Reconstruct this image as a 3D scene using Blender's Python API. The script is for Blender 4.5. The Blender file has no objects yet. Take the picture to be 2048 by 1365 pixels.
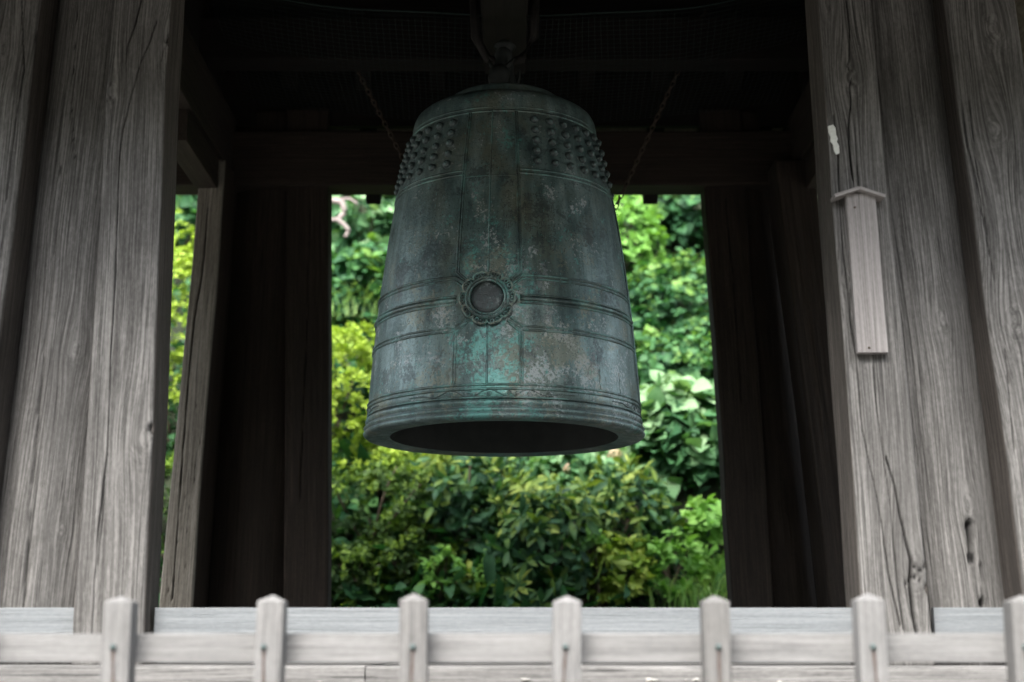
import bpy, math, random
import numpy as np
from mathutils import Vector, Matrix

# ------------------------------------------------------------------ camera, sky, sun, exposure
SC = bpy.context.scene
COL = SC.collection
CZ, PITCH, FPX = 1.55, math.radians(12.0), 2844.4
cam = bpy.data.cameras.new('camera'); camo = bpy.data.objects.new('camera', cam); COL.objects.link(camo)
cam.lens = 50.0; cam.sensor_width = 36.0; cam.clip_start = 0.05; cam.clip_end = 400
camo.location = (0, 0, CZ); camo.rotation_euler = (math.radians(90) + PITCH, 0, 0)
cam.dof.use_dof = True; cam.dof.focus_distance = 5.92; cam.dof.aperture_fstop = 1.4; cam.dof.aperture_blades = 9
SC.camera = camo

SUN_EL, SUN_AZ = math.radians(52), math.radians(200)      # azimuth clockwise from +Y: behind the camera, to the left
w = bpy.data.worlds.new('World'); SC.world = w; w.use_nodes = True
wn, wl = w.node_tree.nodes, w.node_tree.links
bg = wn['Background']; sky = wn.new('ShaderNodeTexSky'); sky.sky_type = 'NISHITA'; sky.sun_disc = False
sky.sun_elevation = SUN_EL; sky.sun_rotation = SUN_AZ; sky.air_density = 1.2; sky.dust_density = 4.0; sky.ozone_density = 1.0
hs = wn.new('ShaderNodeHueSaturation'); hs.inputs['Saturation'].default_value = 0.45
wl.new(sky.outputs[0], hs.inputs['Color']); wl.new(hs.outputs[0], bg.inputs[0]); bg.inputs[1].default_value = 0.12
sun = bpy.data.lights.new('sun', 'SUN'); suno = bpy.data.objects.new('sun', sun); COL.objects.link(suno)
sun.energy = 1.5; sun.angle = math.radians(40); sun.color = (1.0, 0.96, 0.9)
sd = Vector((math.sin(SUN_AZ) * math.cos(SUN_EL), math.cos(SUN_AZ) * math.cos(SUN_EL), math.sin(SUN_EL)))
suno.rotation_euler = sd.to_track_quat('Z', 'Y').to_euler()
SC.view_settings.view_transform = 'Standard'; SC.view_settings.look = 'None'
SC.view_settings.gamma = 1.0; SC.view_settings.use_curve_mapping = False
SC.view_settings.exposure = 2.85
SC.cycles.use_denoising = True
SC.cycles.max_bounces = 4; SC.cycles.diffuse_bounces = 2; SC.cycles.transmission_bounces = 4

rng = np.random.default_rng(7); random.seed(7)
_s, _c = math.sin(PITCH), math.cos(PITCH)
def at(u, v, Y):
    """world point at depth Y that was surveyed at photo position (u, v)"""
    a = (u - 1024.0) / FPX; b = (682.5 - v) / FPX; k = Y / (_c - _s * b)
    return np.array([k * a, Y, CZ + k * (_s + _c * b)])

# ------------------------------------------------------------------ numpy noise
def _hash(i, j, k, seed):
    n = (i * 374761393 + j * 668265263 + k * 2147483647 + seed * 1274126177) & 0xFFFFFFFF
    n = ((n ^ (n >> 13)) * 1274126177) & 0xFFFFFFFF
    n = ((n ^ (n >> 16)) * 2246822519) & 0xFFFFFFFF
    return ((n ^ (n >> 15)) & 0xFFFFFF) / float(0xFFFFFF) * 2 - 1
def noise3(P, seed=0):
    P = np.asarray(P, float); I = np.floor(P).astype(np.int64); F = P - I; F = F * F * (3 - 2 * F)
    o = 0
    for dx in (0, 1):
        for dy in (0, 1):
            for dz in (0, 1):
                wgt = (F[..., 0] if dx else 1 - F[..., 0]) * (F[..., 1] if dy else 1 - F[..., 1]) * (F[..., 2] if dz else 1 - F[..., 2])
                o = o + wgt * _hash(I[..., 0] + dx, I[..., 1] + dy, I[..., 2] + dz, seed)
    return o
def fbm(P, seed=0, oct=4):
    o = 0; a = 1.0; P = np.asarray(P, float)
    for k in range(oct):
        o = o + a * noise3(P * (2.03 ** k), seed + k * 17); a *= 0.5
    return o

# ------------------------------------------------------------------ object helpers
def link_mesh(name, verts, faces, mat=None, parent=None, loc=(0, 0, 0), attrs=None, smooth=True):
    me = bpy.data.meshes.new(name)
    verts = np.asarray(verts, float)
    me.from_pydata(verts.tolist(), [], faces.tolist() if isinstance(faces, np.ndarray) else faces)
    for an, arr in (attrs or {}).items():
        arr = np.asarray(arr, np.float32)
        if arr.ndim == 1:
            at_ = me.attributes.new(an, 'FLOAT', 'POINT'); at_.data.foreach_set('value', arr)
        else:
            at_ = me.attributes.new(an, 'FLOAT_VECTOR', 'POINT'); at_.data.foreach_set('vector', arr.ravel())
    if smooth: me.polygons.foreach_set('use_smooth', [True] * len(me.polygons))
    if mat: me.materials.append(mat)
    me.update()
    o = bpy.data.objects.new(name, me); COL.objects.link(o); o.location = loc
    if parent: o.parent = parent
    return o
def copy_part(o, parent, loc=None, rot=None, scale=None):
    c = o.copy(); COL.objects.link(c); c.parent = parent
    if loc is not None: c.location = loc
    if rot is not None: c.rotation_euler = rot
    if scale is not None: c.scale = scale
    return c
def tag(o, label=None, cat=None, group=None, kind=None):
    if label: o['label'] = label
    if cat: o['category'] = cat
    if group: o['group'] = group
    if kind: o['kind'] = kind
    return o
def thing(name, loc, label, cat, group=None):
    o = bpy.data.objects.new(name, None); COL.objects.link(o); o.location = loc
    o.empty_display_size = 0.1
    return tag(o, label, cat, group)
def lathe(prof, n, close=False):
    prof = np.asarray(prof); t = np.linspace(0, 2 * math.pi, n, endpoint=False)
    V = np.stack([prof[:, None, 0] * np.sin(t), -prof[:, None, 0] * np.cos(t), np.repeat(prof[:, None, 1], n, 1)], -1).reshape(-1, 3)
    m = len(prof); i, j = np.meshgrid(np.arange(m - 1), np.arange(n), indexing='ij'); j2 = (j + 1) % n
    F = np.stack([i * n + j, i * n + j2, (i + 1) * n + j2, (i + 1) * n + j], -1).reshape(-1, 4)
    return V, F
def tube(points, radii, sides=6, normals=None, half=False):
    """sweep along a polyline; returns verts, faces"""
    P = np.asarray(points, float); n = len(P)
    T = np.gradient(P, axis=0); T /= np.linalg.norm(T, axis=1)[:, None] + 1e-12
    if normals is None:
        up = np.tile(np.array([0.13, 0.21, 0.97]), (n, 1)); up[np.abs((T * up).sum(1)) > 0.95] = (1, 0, 0.1)
        N = up - T * (T * up).sum(1)[:, None]
    else:
        N = np.asarray(normals, float); N = N - T * (T * N).sum(1)[:, None]
    N /= np.linalg.norm(N, axis=1)[:, None]; B = np.cross(T, N)
    R = np.broadcast_to(np.asarray(radii, float), (n,))
    a = np.linspace(0, 2 * math.pi, sides, endpoint=False)
    V = P[:, None] + R[:, None, None] * (np.cos(a)[None, :, None] * N[:, None] + np.sin(a)[None, :, None] * B[:, None])
    V = V.reshape(-1, 3)
    i, j = np.meshgrid(np.arange(n - 1), np.arange(sides), indexing='ij'); j2 = (j + 1) % sides
    F = np.stack([i * sides + j, i * sides + j2, (i + 1) * sides + j2, (i + 1) * sides + j], -1).reshape(-1, 4).tolist()
    F.append(list(range(sides))[::-1]); F.append([(n - 1) * sides + q for q in range(sides)])
    return V, F
def join(parts):
    V, F, o = [], [], 0
    for v, f in parts:
        V.append(np.asarray(v)); F += [[q + o for q in ff] for ff in (f.tolist() if isinstance(f, np.ndarray) else f)]; o += len(v)
    return np.concatenate(V), F

# ------------------------------------------------------------------ materials
def new_mat(name):
    m = bpy.data.materials.new(name); m.use_nodes = True
    return m, m.node_tree.nodes, m.node_tree.links, m.node_tree.nodes['Principled BSDF']
class NB:
    """small node builder"""
    def __init__(s, mat): s.n, s.l = mat.node_tree.nodes, mat.node_tree.links
    def put(s, sock, val):
        if isinstance(val, bpy.types.NodeSocket): s.l.new(val, sock)
        elif val is not None: sock.default_value = val
    def math(s, op, a, b=None, c=None, clamp=False):
        n = s.n.new('ShaderNodeMath'); n.operation = op; n.use_clamp = clamp
        s.put(n.inputs[0], a)
        if b is not None: s.put(n.inputs[1], b)
        if c is not None: s.put(n.inputs[2], c)
        return n.outputs[0]
    def vmul(s, a, b, op='MULTIPLY'):
        n = s.n.new('ShaderNodeVectorMath'); n.operation = op; s.put(n.inputs[0], a); s.put(n.inputs[1], b); return n.outputs[0]
    def noise(s, vec, scale, detail=4, rough=0.55, dist=0.0, dim='3D', wv=None):
        n = s.n.new('ShaderNodeTexNoise'); n.noise_dimensions = dim
        if dim != '1D': s.put(n.inputs['Vector'], vec)
        if wv is not None: s.put(n.inputs['W'], wv)
        n.inputs['Scale'].default_value = scale; n.inputs['Detail'].default_value = detail
        n.inputs['Roughness'].default_value = rough; n.inputs['Distortion'].default_value = dist
        return n.outputs[0]
    def smooth(s, x, lo, hi, a=0.0, b=1.0):
        n = s.n.new('ShaderNodeMapRange'); n.interpolation_type = 'SMOOTHSTEP'; n.clamp = True
        s.put(n.inputs[0], x); n.inputs[1].default_value = lo; n.inputs[2].default_value = hi
        n.inputs[3].default_value = a; n.inputs[4].default_value = b
        return n.outputs[0]
    def ramp(s, x, stops):
        n = s.n.new('ShaderNodeValToRGB'); s.put(n.inputs[0], x); e = n.color_ramp.elements
        while len(e) < len(stops): e.new(0.5)
        for k, (p, c) in enumerate(stops): e[k].position = p; e[k].color = (*c, 1)
        return n.outputs[0]
    def mix(s, f, a, b, mode='MIX'):
        n = s.n.new('ShaderNodeMix'); n.data_type = 'RGBA'; n.blend_type = mode
        s.put(n.inputs[0], f); 
        for sock, v in ((n.inputs[6], a), (n.inputs[7], b)):
            s.put(sock, (*v, 1) if isinstance(v, tuple) and len(v) == 3 else v)
        return n.outputs[2]
    def attr(s, name, out='Fac'):
        n = s.n.new('ShaderNodeAttribute'); n.attribute_name = name; return n.outputs[out]
    def bump(s, h, strength, dist):
        n = s.n.new('ShaderNodeBump'); s.put(n.inputs['Height'], h); n.inputs['Strength'].default_value = strength
        n.inputs['Distance'].default_value = dist; return n.outputs[0]

def wood_mat(name, dark, mid, light, inner=None, rough=0.85, grain=1.0, ring=1.0, spec=0.25, blotch=0.5, brk=0.6):
    """long-grained weathered timber. Grain runs along the z of the 'wood' attribute."""
    m, n, l, bs = new_mat(name); b = NB(m)
    wv = b.attr('wood', 'Vector')
    fine = b.noise(b.vmul(wv, (170, 170, 4.5)), 1.0, 4, 0.7)
    mid_ = b.noise(b.vmul(wv, (48, 48, 1.2)), 1.0, 3, 0.55)
    sep = n.new('ShaderNodeSeparateXYZ'); l.new(wv, sep.inputs[0])
    low = b.noise(b.vmul(wv, (2.6, 2.6, 0.8)), 1.0, 2, 0.5)
    rr = b.math('SQRT', b.math('ADD', b.math('POWER', b.math('ADD', sep.outputs[0], 0.05), 2.0), b.math('POWER', b.math('ADD', sep.outputs[1], 0.09), 2.0)))
    rr = b.math('ADD', rr, b.math('MULTIPLY', low, 0.05))
    rings = b.noise(None, 1.0, 2.0, 0.6, dim='1D', wv=b.math('MULTIPLY', rr, 210.0))
    fuzz = b.noise(b.vmul(wv, (120, 120, 45)), 1.0, 3, 0.7)
    v = b.math('ADD', b.math('MULTIPLY', fine, 0.42 * grain), b.math('MULTIPLY', rings, 0.24 * ring))
    v = b.math('ADD', b.math('ADD', v, b.math('MULTIPLY', mid_, 0.22)), b.math('MULTIPLY', fuzz, 0.16))
    v = b.math('MULTIPLY', v, 1.0 / (0.42 * grain + 0.24 * ring + 0.22 + 0.16))
    col = b.ramp(v, [(0.39, dark), (0.50, mid), (0.61, light)])
    bl = b.noise(b.vmul(wv, (5, 5, 1.7)), 1.0, 4, 0.6)
    col = b.mix(b.smooth(bl, 0.42, 0.72, 0.0, blotch), col, tuple(0.55 * q for q in mid))
    chk = b.smooth(b.noise(b.vmul(wv, (130, 130, 2.2)), 1.0, 2, 0.5), 0.63, 0.69)
    col = b.mix(b.math('MULTIPLY', chk, brk), col, tuple(0.35 * q for q in dark))
    spk = b.smooth(b.noise(wv, 60.0, 3, 0.6), 0.70, 0.76)
    col = b.mix(b.math('MULTIPLY', spk, 0.35), col, tuple(min(1, 1.25 * q) for q in light))
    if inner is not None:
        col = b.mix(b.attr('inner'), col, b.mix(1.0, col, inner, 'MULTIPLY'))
    col = b.mix(b.attr('crack'), col, tuple(0.12 * q for q in dark))
    l.new(col, bs.inputs['Base Color'])
    bs.inputs['Roughness'].default_value = rough; bs.inputs['Specular IOR Level'].default_value = spec
    h = b.math('SUBTRACT', v, b.math('MULTIPLY', chk, 0.5))
    l.new(b.bump(h, 0.75, 0.004), bs.inputs['Normal'])
    return m
M = {}
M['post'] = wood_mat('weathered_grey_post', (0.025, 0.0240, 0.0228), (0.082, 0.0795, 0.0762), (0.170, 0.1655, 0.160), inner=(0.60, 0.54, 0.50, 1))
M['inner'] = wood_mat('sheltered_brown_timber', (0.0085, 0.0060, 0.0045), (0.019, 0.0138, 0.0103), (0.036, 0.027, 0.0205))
M['sooty'] = wood_mat('sooty_roof_timber', (0.003, 0.0023, 0.0018), (0.006, 0.0046, 0.0037), (0.011, 0.0084, 0.0067))  # roof timber darkened in colour to stand in for the unlit ceiling
M['innerlit'] = wood_mat('sheltered_pale_timber', (0.06, 0.054, 0.045), (0.15, 0.136, 0.115), (0.24, 0.222, 0.195), inner=(0.16, 0.12, 0.10, 1))  # brighter copy for the lit side post; shade painted on its side faces
M['fence'] = wood_mat('pale_fence_timber', (0.078, 0.0778, 0.0778), (0.124, 0.1235, 0.1235), (0.166, 0.165, 0.165), inner=(0.66, 0.65, 0.63, 1), blotch=0.35, grain=0.8, ring=0.5, brk=0.25)
M['board'] = wood_mat('planed_base_board', (0.105, 0.114, 0.121), (0.135, 0.146, 0.154), (0.165, 0.176, 0.184), blotch=0.10, grain=0.5, ring=0.4, rough=0.6, spec=0.3, brk=0.1)
M['sill'] = wood_mat('cracked_sill_timber', (0.045, 0.044, 0.043), (0.115, 0.113, 0.111), (0.18, 0.177, 0.174), blotch=0.3, brk=0.9)
M['plaque'] = wood_mat('plaque_timber', (0.12, 0.112, 0.109), (0.18, 0.170, 0.167), (0.235, 0.225, 0.222), blotch=0.15, grain=0.4, ring=1.2, brk=0.2)
M['thatch'] = wood_mat('thatch', (0.05, 0.04, 0.03), (0.10, 0.085, 0.065), (0.16, 0.14, 0.11))

def plain(name, col, rough=0.7, metal=0.0, noise_scale=None, var=0.3, spec=0.3):
    m, n, l, bs = new_mat(name); b = NB(m)
    tc = n.new('ShaderNodeTexCoord').outputs['Object']
    if noise_scale:
        x = b.noise(tc, noise_scale, 5, 0.6)
        l.new(b.ramp(x, [(0.3, tuple((1 - var) * q for q in col)), (0.7, tuple(min(1, (1 + var) * q) for q in col))]), bs.inputs['Base Color'])
        l.new(b.bump(x, 0.5, 0.004), bs.inputs['Normal'])
    else: bs.inputs['Base Color'].default_value = (*col, 1)
    bs.inputs['Roughness'].default_value = rough; bs.inputs['Metallic'].default_value = metal; bs.inputs['Specular IOR Level'].default_value = spec
    return m
M['iron'] = plain('rusty_iron', (0.062, 0.047, 0.036), 0.55, 0.4, 40)
M['dark_iron'] = plain('blackened_iron', (0.014, 0.013, 0.012), 0.7, 0.3, 40)  # iron darkened in colour for the shade above the bell
M['soot'] = plain('dark_oxidised_bronze', (0.020, 0.024, 0.023), 0.7, 0.0, 12)  # bronze darkened in colour for shade inside the bell and on its loop
M['net'] = plain('green_net_cord', (0.009, 0.019, 0.017), 0.8)
M['nail'] = plain('verdigris_nail', (0.055, 0.075, 0.074), 0.5, 0.3, 80)
M['stain'] = plain('rust_stain', (0.062, 0.047, 0.042), 0.9, 0.0, 60)
M['paper'] = plain('white_paper', (0.50, 0.515, 0.49), 0.9, 0.0, 90, 0.12)
M['dropping'] = plain('pale_spot', (0.24, 0.235, 0.22), 0.9, 0.0, 120, 0.15)
M['gravel'] = plain('gravel', (0.17, 0.16, 0.145), 0.95, 0.0, 25, 0.4)
M['stone'] = plain('terrace_stone', (0.11, 0.105, 0.095), 0.9, 0.0, 6, 0.35)
M['soil'] = plain('hillside_soil', (0.018, 0.024, 0.012), 0.95, 0.0, 5, 0.5)
M['stem'] = plain('stem_bark', (0.075, 0.060, 0.042), 0.9, 0.0, 30)
M['pale_bark'] = plain('pale_dead_bark', (0.20, 0.17, 0.16), 0.9, 0.0, 20)
M['trunk'] = plain('brown_trunk_bark', (0.065, 0.045, 0.038), 0.95, 0.0, 14)

def bronze_mat(name='weathered_bronze'):
    m, n, l, bs = new_mat(name); b = NB(m)
    P = b.attr('bell', 'Vector')                              # coordinates shared by every piece of the bell
    sep = n.new('ShaderNodeSeparateXYZ'); l.new(P, sep.inputs[0]); X, Z = sep.outputs[0], sep.outputs[2]
    big = b.noise(P, 3.2, 4, 0.62)
    med = b.noise(P, 9.0, 5, 0.65)
    fine = b.noise(P, 70.0, 4, 0.65)
    streak = b.noise(b.vmul(P, (22, 22, 1.1)), 1.0, 4, 0.6)
    base = b.ramp(b.math('ADD', b.math('MULTIPLY', big, 0.5), b.math('MULTIPLY', streak, 0.5)),
                  [(0.36, (0.042, 0.072, 0.073)), (0.49, (0.094, 0.148, 0.146)), (0.62, (0.178, 0.250, 0.247))])
    cx = b.math('ABSOLUTE', b.math('ADD', X, 0.03))
    # warm olive-brown film on the front of the body
    film = b.smooth(b.noise(b.vmul(P, (1, 1, 0.6)), 5.0, 4, 0.6), 0.44, 0.64)
    mid = b.smooth(cx, 0.06, 0.40, 1.0, 0.12)
    base = b.mix(b.math('MULTIPLY', b.math('MULTIPLY', film, mid), 0.60), base, (0.155, 0.158, 0.112))
    # pale grey bloom: a haze of fine grains, thickening into crisp-edged patches
    edge = b.math('ADD', b.math('MULTIPLY', fine, 0.48), b.math('MULTIPLY', med, 0.52))
    zone = b.smooth(b.noise(P, 2.6, 3, 0.5), 0.40, 0.62)
    hb = b.smooth(Z, 1.10, 0.40, 0.10, 1.0)
    zz_ = b.math('MULTIPLY', zone, hb)
    bloom = b.smooth(b.math('ADD', edge, b.math('MULTIPLY', zz_, 0.075)), 0.575, 0.635)
    base = b.mix(b.math('MULTIPLY', bloom, 0.72), base, (0.42, 0.46, 0.475))
    # verdigris, gathered round the striking seat and the crossed bands
    P2 = b.vmul(P, (3.1, 1.7, 5.3), 'ADD')
    v1 = b.math('ADD', b.math('MULTIPLY', b.noise(P2, 7.0, 5, 0.65), 0.55), b.math('MULTIPLY', b.noise(P2, 60.0, 4, 0.65), 0.45))
    near = b.math('MULTIPLY', b.smooth(cx, 0.06, 0.30, 0.095, 0.012), b.smooth(Z, 0.95, 0.55, 0.25, 1.0))
    verd = b.smooth(b.math('ADD', v1, near), 0.575, 0.66)
    base = b.mix(b.math('MULTIPLY', verd, 0.75), base, (0.105, 0.315, 0.285))
    och = b.smooth(b.math('ADD', b.math('MULTIPLY', b.noise(b.vmul(P, (5.7, 8.1, 0.4), 'ADD'), 5.5, 5, 0.62), 0.6), b.math('ADD', b.math('MULTIPLY', fine, 0.4), b.math('MULTIPLY', b.math('MULTIPLY', b.smooth(X, 0.08, 0.20), b.smooth(X, 0.46, 0.34)), b.math('MULTIPLY', b.smooth(Z, 0.62, 0.50, 0.0, 0.055), b.smooth(Z, 0.14, 0.24))))), 0.53, 0.585)
    base = b.mix(b.math('MULTIPLY', och, b.smooth(Z, 1.0, 0.5, 0.12, 0.42)), base, (0.255, 0.24, 0.165))
    # dark stains, pits and speckle
    dk = b.smooth(b.math('ADD', b.math('MULTIPLY', b.noise(b.vmul(P, (9.2, 1.3, 2.2), 'ADD'), 6.0, 5, 0.6), 0.7), b.math('MULTIPLY', fine, 0.3)), 0.545, 0.60)
    base = b.mix(b.math('MULTIPLY', dk, 0.62), base, (0.034, 0.047, 0.050))
    pit = b.smooth(b.noise(P, 130.0, 3, 0.6), 0.585, 0.66)
    base = b.mix(b.math('MULTIPLY', pit, 0.72), base, (0.025, 0.036, 0.040))
    tsp = b.smooth(b.noise(b.vmul(P, (140, 140, 45)), 1.0, 2, 0.5), 0.68, 0.75)
    base = b.mix(b.math('MULTIPLY', tsp, 0.5), base, (0.15, 0.38, 0.355))
    # verdigris and grime that gather along the raised ribs
    rib = b.math('MAXIMUM', b.attr('rib'), 0.0)
    base = b.mix(b.math('MULTIPLY', b.math('MULTIPLY', rib, b.smooth(med, 0.44, 0.60)), 0.5), base, (0.13, 0.285, 0.265))
    base = b.mix(b.math('MULTIPLY', b.math('MULTIPLY', rib, b.smooth(med, 0.56, 0.40)), 0.55), base, (0.040, 0.052, 0.052))
    base = b.mix(b.math('MULTIPLY', b.smooth(b.attr('rib'), 1.1, 1.5), b.smooth(fine, 0.42, 0.60, 0.05, 0.5)), base, (0.36, 0.38, 0.31))      # pale highlight painted on the petal rims
    disc = b.math('MAXIMUM', b.math('MULTIPLY', b.attr('rib'), -1.0), 0.0)
    base = b.mix(b.math('MULTIPLY', disc, b.smooth(edge, 0.60, 0.48, 0.45, 0.92)), base, (0.036, 0.040, 0.044))
    l.new(base, bs.inputs['Base Color'])
    bs.inputs['Metallic'].default_value = 0.38
    l.new(b.smooth(edge, 0.40, 0.64, 0.36, 0.66), bs.inputs['Roughness'])
    bs.inputs['Specular IOR Level'].default_value = 0.5
    hgt = b.math('ADD', b.math('MULTIPLY', fine, 0.7), b.math('MULTIPLY', med, 1.1))
    l.new(b.bump(hgt, 0.5, 0.006), bs.inputs['Normal'])
    return m
M['bronze'] = bronze_mat()

def leaf_mat(name, cols, rough=0.45, trans=0.35):
    m, n, l, bs = new_mat(name); b = NB(m)
    g = n.new('ShaderNodeNewGeometry')
    k = len(cols); cols = [tuple(min(0.5, 1.14 * q) for q in c) for c in cols]
    tcl = n.new('ShaderNodeTexCoord').outputs['Object']
    rv = b.math('ADD', b.math('MULTIPLY', g.outputs['Random Per Island'], 0.62), b.smooth(b.noise(tcl, 3.0, 3, 0.6), 0.32, 0.68, -0.04, 0.30))
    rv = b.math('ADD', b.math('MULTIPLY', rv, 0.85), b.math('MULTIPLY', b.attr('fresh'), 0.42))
    col = b.ramp(rv, [((i + 0.5) / k, c) for i, c in enumerate(cols)])
    l.new(col, bs.inputs['Base Color']); bs.inputs['Roughness'].default_value = 0.6; bs.inputs['Specular IOR Level'].default_value = 0.25
    tr = n.new('ShaderNodeBsdfTranslucent'); l.new(b.mix(1.0, col, (0.95, 1.0, 0.45, 1), 'MULTIPLY'), tr.inputs[0])
    mx = n.new('ShaderNodeMixShader'); mx.inputs[0].default_value = trans
    l.new(bs.outputs[0], mx.inputs[1]); l.new(tr.outputs[0], mx.inputs[2]); l.new(mx.outputs[0], n['Material Output'].inputs[0])
    return m
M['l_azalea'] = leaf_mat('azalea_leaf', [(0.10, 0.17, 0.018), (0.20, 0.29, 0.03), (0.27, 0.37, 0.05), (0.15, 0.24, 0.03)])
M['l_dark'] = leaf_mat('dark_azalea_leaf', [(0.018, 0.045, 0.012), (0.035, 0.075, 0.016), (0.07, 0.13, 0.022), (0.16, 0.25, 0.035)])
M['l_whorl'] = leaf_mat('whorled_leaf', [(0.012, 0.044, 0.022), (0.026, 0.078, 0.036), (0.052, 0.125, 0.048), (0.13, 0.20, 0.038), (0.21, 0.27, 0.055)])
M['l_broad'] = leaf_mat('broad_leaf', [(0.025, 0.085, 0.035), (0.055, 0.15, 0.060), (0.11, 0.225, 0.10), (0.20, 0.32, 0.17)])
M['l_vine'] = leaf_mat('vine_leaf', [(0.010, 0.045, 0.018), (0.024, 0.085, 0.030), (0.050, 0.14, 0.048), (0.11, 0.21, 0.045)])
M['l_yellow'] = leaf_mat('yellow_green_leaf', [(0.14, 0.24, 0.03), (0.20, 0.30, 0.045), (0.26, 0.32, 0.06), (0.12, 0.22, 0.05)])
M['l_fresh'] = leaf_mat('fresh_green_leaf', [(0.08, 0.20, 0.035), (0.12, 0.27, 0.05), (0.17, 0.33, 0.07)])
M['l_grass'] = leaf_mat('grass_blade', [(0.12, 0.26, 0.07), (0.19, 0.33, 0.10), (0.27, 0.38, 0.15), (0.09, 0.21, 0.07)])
M['petal'] = leaf_mat('faded_petal', [(0.42, 0.28, 0.22), (0.46, 0.36, 0.24), (0.36, 0.36, 0.20)])

# ------------------------------------------------------------------ timber builders
def section(n_front, n_side, rad=0.12):
    """closed rounded-rectangle outline in [-1,1]^2, starting at the left end of the front (-y) face; counter-clockwise seen from above"""
    pts = []
    def line(a, b_, n):
        for q in range(n): 
            t = q / n; pts.append((a[0] + (b_[0] - a[0]) * t, a[1] + (b_[1] - a[1]) * t))
    def arc(c, a0, n=4):
        for q in range(n):
            a = a0 + (math.pi / 2) * q / n; pts.append((c[0] + rad * math.cos(a), c[1] + rad * math.sin(a)))
    k = 1 - rad
    line((-k, -1), (k, -1), n_front); arc((k, -k), -math.pi / 2)
    line((1, -k), (1, k), n_side); arc((k, k), 0)
    line((k, 1), (-k, 1), max(2, n_side // 2)); arc((-k, k), math.pi / 2)
    line((-1, k), (-1, -k), n_side); arc((-k, -k), math.pi)
    return np.array(pts)
def seg_dist(px, pz, poly):
    d = np.full(px.shape, 9.0); tt = np.zeros(px.shape); L = 0
    for (x0, z0), (x1, z1) in zip(poly[:-1], poly[1:]):
        dx, dz = x1 - x0, z1 - z0; q = np.clip(((px - x0) * dx + (pz - z0) * dz) / (dx * dx + dz * dz + 1e-9), 0, 1)
        dd = np.hypot(px - x0 - q * dx, pz - z0 - q * dz); d = np.minimum(d, dd)
    return d
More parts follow.
